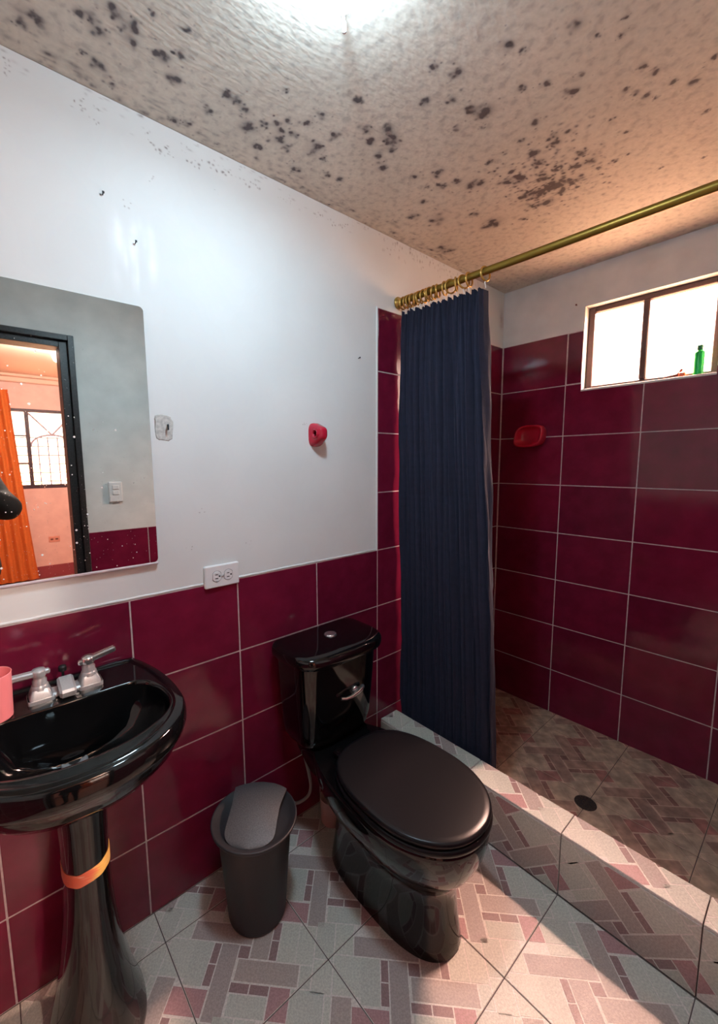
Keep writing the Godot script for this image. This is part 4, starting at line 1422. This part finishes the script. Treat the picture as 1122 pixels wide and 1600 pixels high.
	b.lathe([[0.040, -0.001], [0.039, 0.0012], [0.034, 0.0014], [0.032, 0.0004], [0.0, 0.0003]], 36)
	obj("grate", b, textured(mat(rgb(88, 76, 68), 0.7, 0.3), noise_tex(0.05, 0.4, 1.0, 4, 256, 61), 12.0), t)
	for k in 6:
		b = MB.new()
		var a := TAU * k / 6.0
		b.lathe([[0.0065, 0.0009], [0.0, 0.001]], 12, Vector3(0.018 * cos(a), 0, 0.018 * sin(a)))
		obj("hole", b, K.dark, t)
	# plaster patch with a hook
	var left := get_node("wall_left")
	b = MB.new()
	var rng := RandomNumberGenerator.new()
	rng.seed = 77
	var pp := PackedVector3Array()
	var pq := PackedVector3Array()
	for k in 26:
		var a := TAU * k / 26.0
		var y := 0.036 * signf(sin(a)) * pow(absf(sin(a)), 0.5) + rng.randf_range(-0.003, 0.003)
		var z := 0.027 * signf(cos(a)) * pow(absf(cos(a)), 0.5) + rng.randf_range(-0.003, 0.003)
		pp.append(Vector3(-0.0032, 1.482 + y, 1.860 + z))
		pq.append(Vector3(-0.0014, 1.482 + y * 0.95, 1.860 + z * 0.94))
	b.grid([pp, pq], true)
	b.cap(pq, Vector3(-1, 1.48, 1.86))
	var pm := mat(rgb(214, 208, 200), 0.9)
	textured(pm, noise_tex(0.03, 0.78, 1.0, 3, 256, 71), 9.0)
	obj("plaster_patch", b, pm, left)
	t = thing("wall_hook", "small dark bent nail in the rough plaster patch beside the mirror", "hook", Vector3(-0.002, 1.488, 1.851))
	b = MB.new()
	b.tube(PackedVector3Array([Vector3(-0.006, 0.003, -0.003), Vector3(0.008, 0.003, -0.001), Vector3(0.013, 0.0, 0.001), Vector3(0.013, -0.012, 0.001)]), 0.0024, 8)
	obj("shank", b, K.dark, t)
	var nails := [[1.785, 1.097, "thin dark nail in the white wall near the shower tiles"], [2.055, 1.977, "dark nail high on the white wall under the ceiling edge"], [1.962, 1.906, "dark nail in the scuffed wall right above the mirror"]]
	for q in nails:
		t = thing("nail", q[2], "nail", Vector3(-0.002, q[0], q[1]))
		b = MB.new()
		b.tube(PackedVector3Array([Vector3(-0.006, 0, 0), Vector3(0.009, 0.002, 0.001)]), 0.0014, 8)
		b.rbox(Vector3(0.0095, 0.002, 0.001), Vector3(0.0018, 0.0055, 0.0055), 0.0006)
		obj("shank", b, K.dark, t)
	t = thing("nail", "nail in the white strip left of the shower window", "nail", Vector3(0.372, 2.125, -0.004))
	b = MB.new()
	b.tube(PackedVector3Array([Vector3(0, 0, -0.004), Vector3(0, 0, 0.008)]), 0.002, 8)
	b.rbox(Vector3(0, 0, 0.009), Vector3(0.007, 0.008, 0.002), 0.0006)
	obj("shank", b, mat(rgb(110, 50, 40), 0.7), t)

func ring_out(r: PackedVector3Array, z: float) -> PackedVector3Array:
	var o := PackedVector3Array()
	for p in r:
		o.append(Vector3(0.0108, p.y * 1.09, z + (p.z - z) * 1.09))
	return o

func flecks() -> Array:
	var w := 768
	var h := 960
	var a := Image.create(w, h, false, Image.FORMAT_RGB8)
	var m := Image.create(w, h, false, Image.FORMAT_RGB8)
	a.fill(rgb(206, 210, 206))
	m.fill(Color(1, 0.02, 0))
	var rng := RandomNumberGenerator.new()
	rng.seed = 31
	for k in 1100:
		var x := rng.randi_range(0, w - 4)
		var y := int(h - 1 - absf(rng.randfn()) * h * 0.42)
		if y < 0:
			continue
		if rng.randf() > 0.35 + 0.65 * x / w:
			continue
		var s := 1 if rng.randf() < 0.82 else (2 if rng.randf() < 0.85 else 4)
		for i in range(-s, s + 1):
			for j in range(-s, s + 1):
				if i * i + j * j <= s * s * 0.7 and x + i >= 0 and x + i < w and y + j >= 0 and y + j < h:
					a.set_pixel(x + i, y + j, rgb(226, 224, 222))
					m.set_pixel(x + i, y + j, Color(0, 1, 0))
	return [ImageTexture.create_from_image(a), ImageTexture.create_from_image(m)]

# ------------------------------------------------------------------ the person who takes the picture, a sliver of whom the mirror shows
func net(lo: Vector3, hi: Vector3, cell: float, f: Callable, b: MB, tint: Callable) -> void:
	# surface nets of the field f < 0
	var nx := int(ceil((hi.x - lo.x) / cell)) + 1
	var ny := int(ceil((hi.y - lo.y) / cell)) + 1
	var nzz := int(ceil((hi.z - lo.z) / cell)) + 1
	var g := PackedFloat32Array()
	g.resize(nx * ny * nzz)
	for i in nx:
		for j in ny:
			for k in nzz:
				g[(i * ny + j) * nzz + k] = f.call(lo + Vector3(i, j, k) * cell)
	var at := {}
	var off := [Vector3i(0, 0, 0), Vector3i(1, 0, 0), Vector3i(0, 1, 0), Vector3i(1, 1, 0), Vector3i(0, 0, 1), Vector3i(1, 0, 1), Vector3i(0, 1, 1), Vector3i(1, 1, 1)]
	var ed := [[0, 1], [2, 3], [4, 5], [6, 7], [0, 2], [1, 3], [4, 6], [5, 7], [0, 4], [1, 5], [2, 6], [3, 7]]
	var s0 := b.v.size()
	for i in nx - 1:
		for j in ny - 1:
			for k in nzz - 1:
				var base := (i * ny + j) * nzz + k
				var a0 := g[base]
				var same := true
				for o in off:
					if (g[base + (o.x * ny + o.y) * nzz + o.z] < 0.0) != (a0 < 0.0):
						same = false
						break
				if same:
					continue
				var p := Vector3.ZERO
				var c := 0
				for e in ed:
					var oa: Vector3i = off[e[0]]
					var ob: Vector3i = off[e[1]]
					var va := g[base + (oa.x * ny + oa.y) * nzz + oa.z]
					var vb := g[base + (ob.x * ny + ob.y) * nzz + ob.z]
					if (va < 0.0) != (vb < 0.0):
						p += Vector3(oa).lerp(Vector3(ob), va / (va - vb))
						c += 1
				p = lo + (Vector3(i, j, k) + p / c) * cell
				at[base] = b.v.size()
				b.v.append(p)
				b.n.append(Vector3.ZERO)
				b.uv.append(Vector2.ZERO)
				b.col.append(tint.call(p))
	var sx := ny * nzz
	for i in range(1, nx - 1):
		for j in range(1, ny - 1):
			for k in range(1, nzz - 1):
				var base := (i * ny + j) * nzz + k
				var inside := g[base] < 0.0
				for d in [[sx, nzz, 1], [nzz, 1, sx], [1, sx, nzz]]:
					if (g[base + d[0]] < 0.0) == inside:
						continue
					var q0 = at.get(base)
					var q1 = at.get(base - d[1])
					var q2 = at.get(base - d[1] - d[2])
					var q3 = at.get(base - d[2])
					if q0 == null or q1 == null or q2 == null or q3 == null:
						continue
					if inside:
						b.face(q0, q1, q2)
						b.face(q0, q2, q3)
					else:
						b.face(q0, q2, q1)
						b.face(q0, q3, q2)
	for i in range(s0, b.v.size()):
		b.n[i] = b.n[i].normalized() if b.n[i].length() > 1e-12 else Vector3.UP

func field(p: Vector3, bones: Array, k: float) -> float:
	var d := 1e3
	for q in bones:
		var a: Vector3 = q[0]
		var ab: Vector3 = q[1]
		var ap := p - a
		var h := clampf(ap.dot(ab) / q[4], 0.0, 1.0)
		var e := (ap - ab * h).length() - lerpf(q[2], q[3], h)
		if d > 100.0:
			d = e
		elif absf(d - e) < k:
			var m := (k - absf(d - e)) / k
			d = minf(d, e) - m * m * k * 0.25
		else:
			d = minf(d, e)
	return d

func bone(a: Vector3, b: Vector3, ra: float, rb: float) -> Array:
	return [a, b - a, ra, rb, maxf(1e-9, (b - a).length_squared())]

func build_person() -> void:
	var t := thing("person", "person in black clothes taking the picture in the doorway, seen in the mirror", "person", Vector3(1.66, 0, 2.455))
	# facing -x; right side towards -z
	var bones := []
	for s in [-1.0, 1.0]:
		bones.append(bone(Vector3(0.0, 0.92, 0.095 * s), Vector3(-0.01, 0.50, 0.10 * s), 0.092, 0.060))
		bones.append(bone(Vector3(-0.01, 0.50, 0.10 * s), Vector3(0.02, 0.10, 0.105 * s), 0.062, 0.045))
		bones.append(bone(Vector3(0.03, 0.045, 0.105 * s), Vector3(-0.15, 0.035, 0.125 * s), 0.042, 0.034))
	for s in [-1.0, 1.0]:     # a straight jacket that ends below the hips
		bones.append(bone(Vector3(0.0, 0.84, 0.100 * s), Vector3(-0.005, 1.08, 0.078 * s), 0.122, 0.108))
		bones.append(bone(Vector3(-0.005, 1.08, 0.078 * s), Vector3(0.0, 1.28, 0.092 * s), 0.108, 0.108))
	bones.append(bone(Vector3(0.0, 0.95, 0.0), Vector3(-0.005, 1.20, 0.0), 0.125, 0.120))
	bones.append(bone(Vector3(0.005, 1.355, -0.155), Vector3(0.005, 1.355, 0.155), 0.070, 0.070))
	bones.append(bone(Vector3(0.005, 1.38, 0.0), Vector3(-0.02, 1.50, 0.0), 0.062, 0.055))
	var el := Vector3(-0.235, 1.170, -0.262)
	var wr := Vector3(-0.350, 1.268, -0.185)
	var el2 := Vector3(-0.16, 1.15, 0.24)
	var wr2 := Vector3(-0.335, 1.262, -0.02)
	bones.append(bone(Vector3(0.005, 1.37, -0.165), el, 0.062, 0.050))
	bones.append(bone(el, wr, 0.050, 0.036))
	bones.append(bone(Vector3(0.005, 1.37, 0.165), el2, 0.062, 0.048))
	bones.append(bone(el2, wr2, 0.048, 0.034))
	var body := MB.new()
	var black := Color(0.008, 0.008, 0.010)
	var shoe := Color(0.02, 0.018, 0.018)
	var skin := Color(0.42, 0.22, 0.14)
	net(Vector3(-0.42, -0.02, -0.36), Vector3(0.18, 1.50, 0.36), 0.018, func(p: Vector3) -> float: return maxf(field(p, bones, 0.06), -p.y), body, func(p: Vector3) -> Color: return skin if p.y > 1.435 and absf(p.z) < 0.075 else (shoe if p.y < 0.075 else black))
	# head
	var hd := [bone(Vector3(-0.03, 1.60, 0.0), Vector3(-0.045, 1.66, 0.0), 0.080, 0.088), bone(Vector3(-0.055, 1.56, 0.0), Vector3(-0.075, 1.54, 0.0), 0.052, 0.040), bone(Vector3(-0.02, 1.46, 0.0), Vector3(-0.025, 1.57, 0.0), 0.055, 0.056), bone(Vector3(-0.115, 1.63, 0.0), Vector3(-0.132, 1.59, 0.0), 0.010, 0.014), bone(Vector3(-0.105, 1.552, -0.02), Vector3(-0.105, 1.552, 0.02), 0.010, 0.010), bone(Vector3(-0.095, 1.655, -0.04), Vector3(-0.095, 1.655, 0.04), 0.018, 0.018), bone(Vector3(-0.025, 1.62, -0.082), Vector3(-0.02, 1.59, -0.080), 0.016, 0.011), bone(Vector3(-0.025, 1.62, 0.082), Vector3(-0.02, 1.59, 0.080), 0.016, 0.011)]
	net(Vector3(-0.17, 1.44, -0.12), Vector3(0.09, 1.77, 0.12), 0.007, func(p: Vector3) -> float: return field(p, hd, 0.022), body, func(p: Vector3) -> Color: return Color(0.30, 0.10, 0.08) if p.x < -0.108 and absf(p.y - 1.552) < 0.010 and absf(p.z) < 0.026 else skin)
	# hands: palm, four fingers behind the phone, thumb on its face
	for s in [-1.0, 1.0]:
		var w := wr if s < 0.0 else wr2
		var inn := 1.0 if s < 0.0 else -1.0
		var pc := w + Vector3(-0.035, 0.040, 0.012 * inn)
		var hb := [bone(w, pc, 0.027, 0.026), bone(pc + Vector3(-0.004, -0.01, -0.018 * inn), pc + Vector3(-0.004, 0.03, -0.018 * inn), 0.017, 0.016)]
		for k in 4:
			var y0 := 0.042 - 0.019 * k
			var ln: float = [0.046, 0.050, 0.046, 0.036][k]
			var k0 := pc + Vector3(-0.014, y0, -0.016 * inn)
			var k1 := k0 + Vector3(-0.017, 0.008, 0.010 * inn)
			var k2 := k1 + Vector3(-0.004, 0.006, ln * 0.62 * inn)
			hb.append(bone(k0, k1, 0.0095, 0.009))
			hb.append(bone(k1, k2, 0.009, 0.0078))
			hb.append(bone(k2, k2 + Vector3(0.006, 0.002, ln * 0.36 * inn), 0.0078, 0.0065))
		var t0 := pc + Vector3(0.004, 0.006, 0.008 * inn)
		var t1 := t0 + Vector3(0.012, 0.022, 0.014 * inn)
		hb.append(bone(t0, t1, 0.012, 0.0105))
		hb.append(bone(t1, t1 + Vector3(-0.004, 0.024, 0.010 * inn), 0.0105, 0.008))
		net(pc - Vector3(0.075, 0.085, 0.085), pc + Vector3(0.075, 0.095, 0.085), 0.006, func(p: Vector3) -> float: return field(p, hb, 0.006), body, func(_p: Vector3) -> Color: return skin)
	var bm := mat(Color.WHITE, 0.75)
	bm.vertex_color_use_as_albedo = true
	obj("body", body, bm, t)
	# hair
	var hair := MB.new()
	var hr := [bone(Vector3(-0.02, 1.645, 0.0), Vector3(-0.03, 1.685, 0.0), 0.092, 0.090), bone(Vector3(0.03, 1.60, 0.0), Vector3(0.02, 1.66, 0.0), 0.070, 0.074)]
	net(Vector3(-0.15, 1.50, -0.13), Vector3(0.13, 1.80, 0.13), 0.011, func(p: Vector3) -> float: return maxf(field(p, hr, 0.03), -(p.x + 0.075 + (p.y - 1.66) * -0.55)), hair, func(_p: Vector3) -> Color: return Color(1, 1, 1))
	obj("hair", hair, mat(rgb(26, 20, 18), 0.6), t)
	for s in [-0.033, 0.033]:
		var e := MB.new()
		e.lathe([[0.0, -0.011], [0.007, -0.0085], [0.011, 0.0], [0.007, 0.0085], [0.0, 0.011]], 14, Vector3(-0.113, 1.632, s))
		obj("eye", e, mat(rgb(60, 44, 38), 0.2), t)
	# phone, behind the camera point
	var ph := thing("phone", "dark phone held up by the person in the doorway", "phone", Vector3(1.275, 1.300, 2.29))
	var b := MB.new()
	b.rbox(Vector3(0.004, 0.03, 0.0), Vector3(0.009, 0.15, 0.074), 0.003)
	obj("body", b, K.dark, ph)
	b = MB.new()
	b.rbox(Vector3(0.0088, 0.03, 0.0), Vector3(0.0008, 0.14, 0.068))
	obj("screen", b, mat(rgb(16, 18, 22), 0.1), ph)
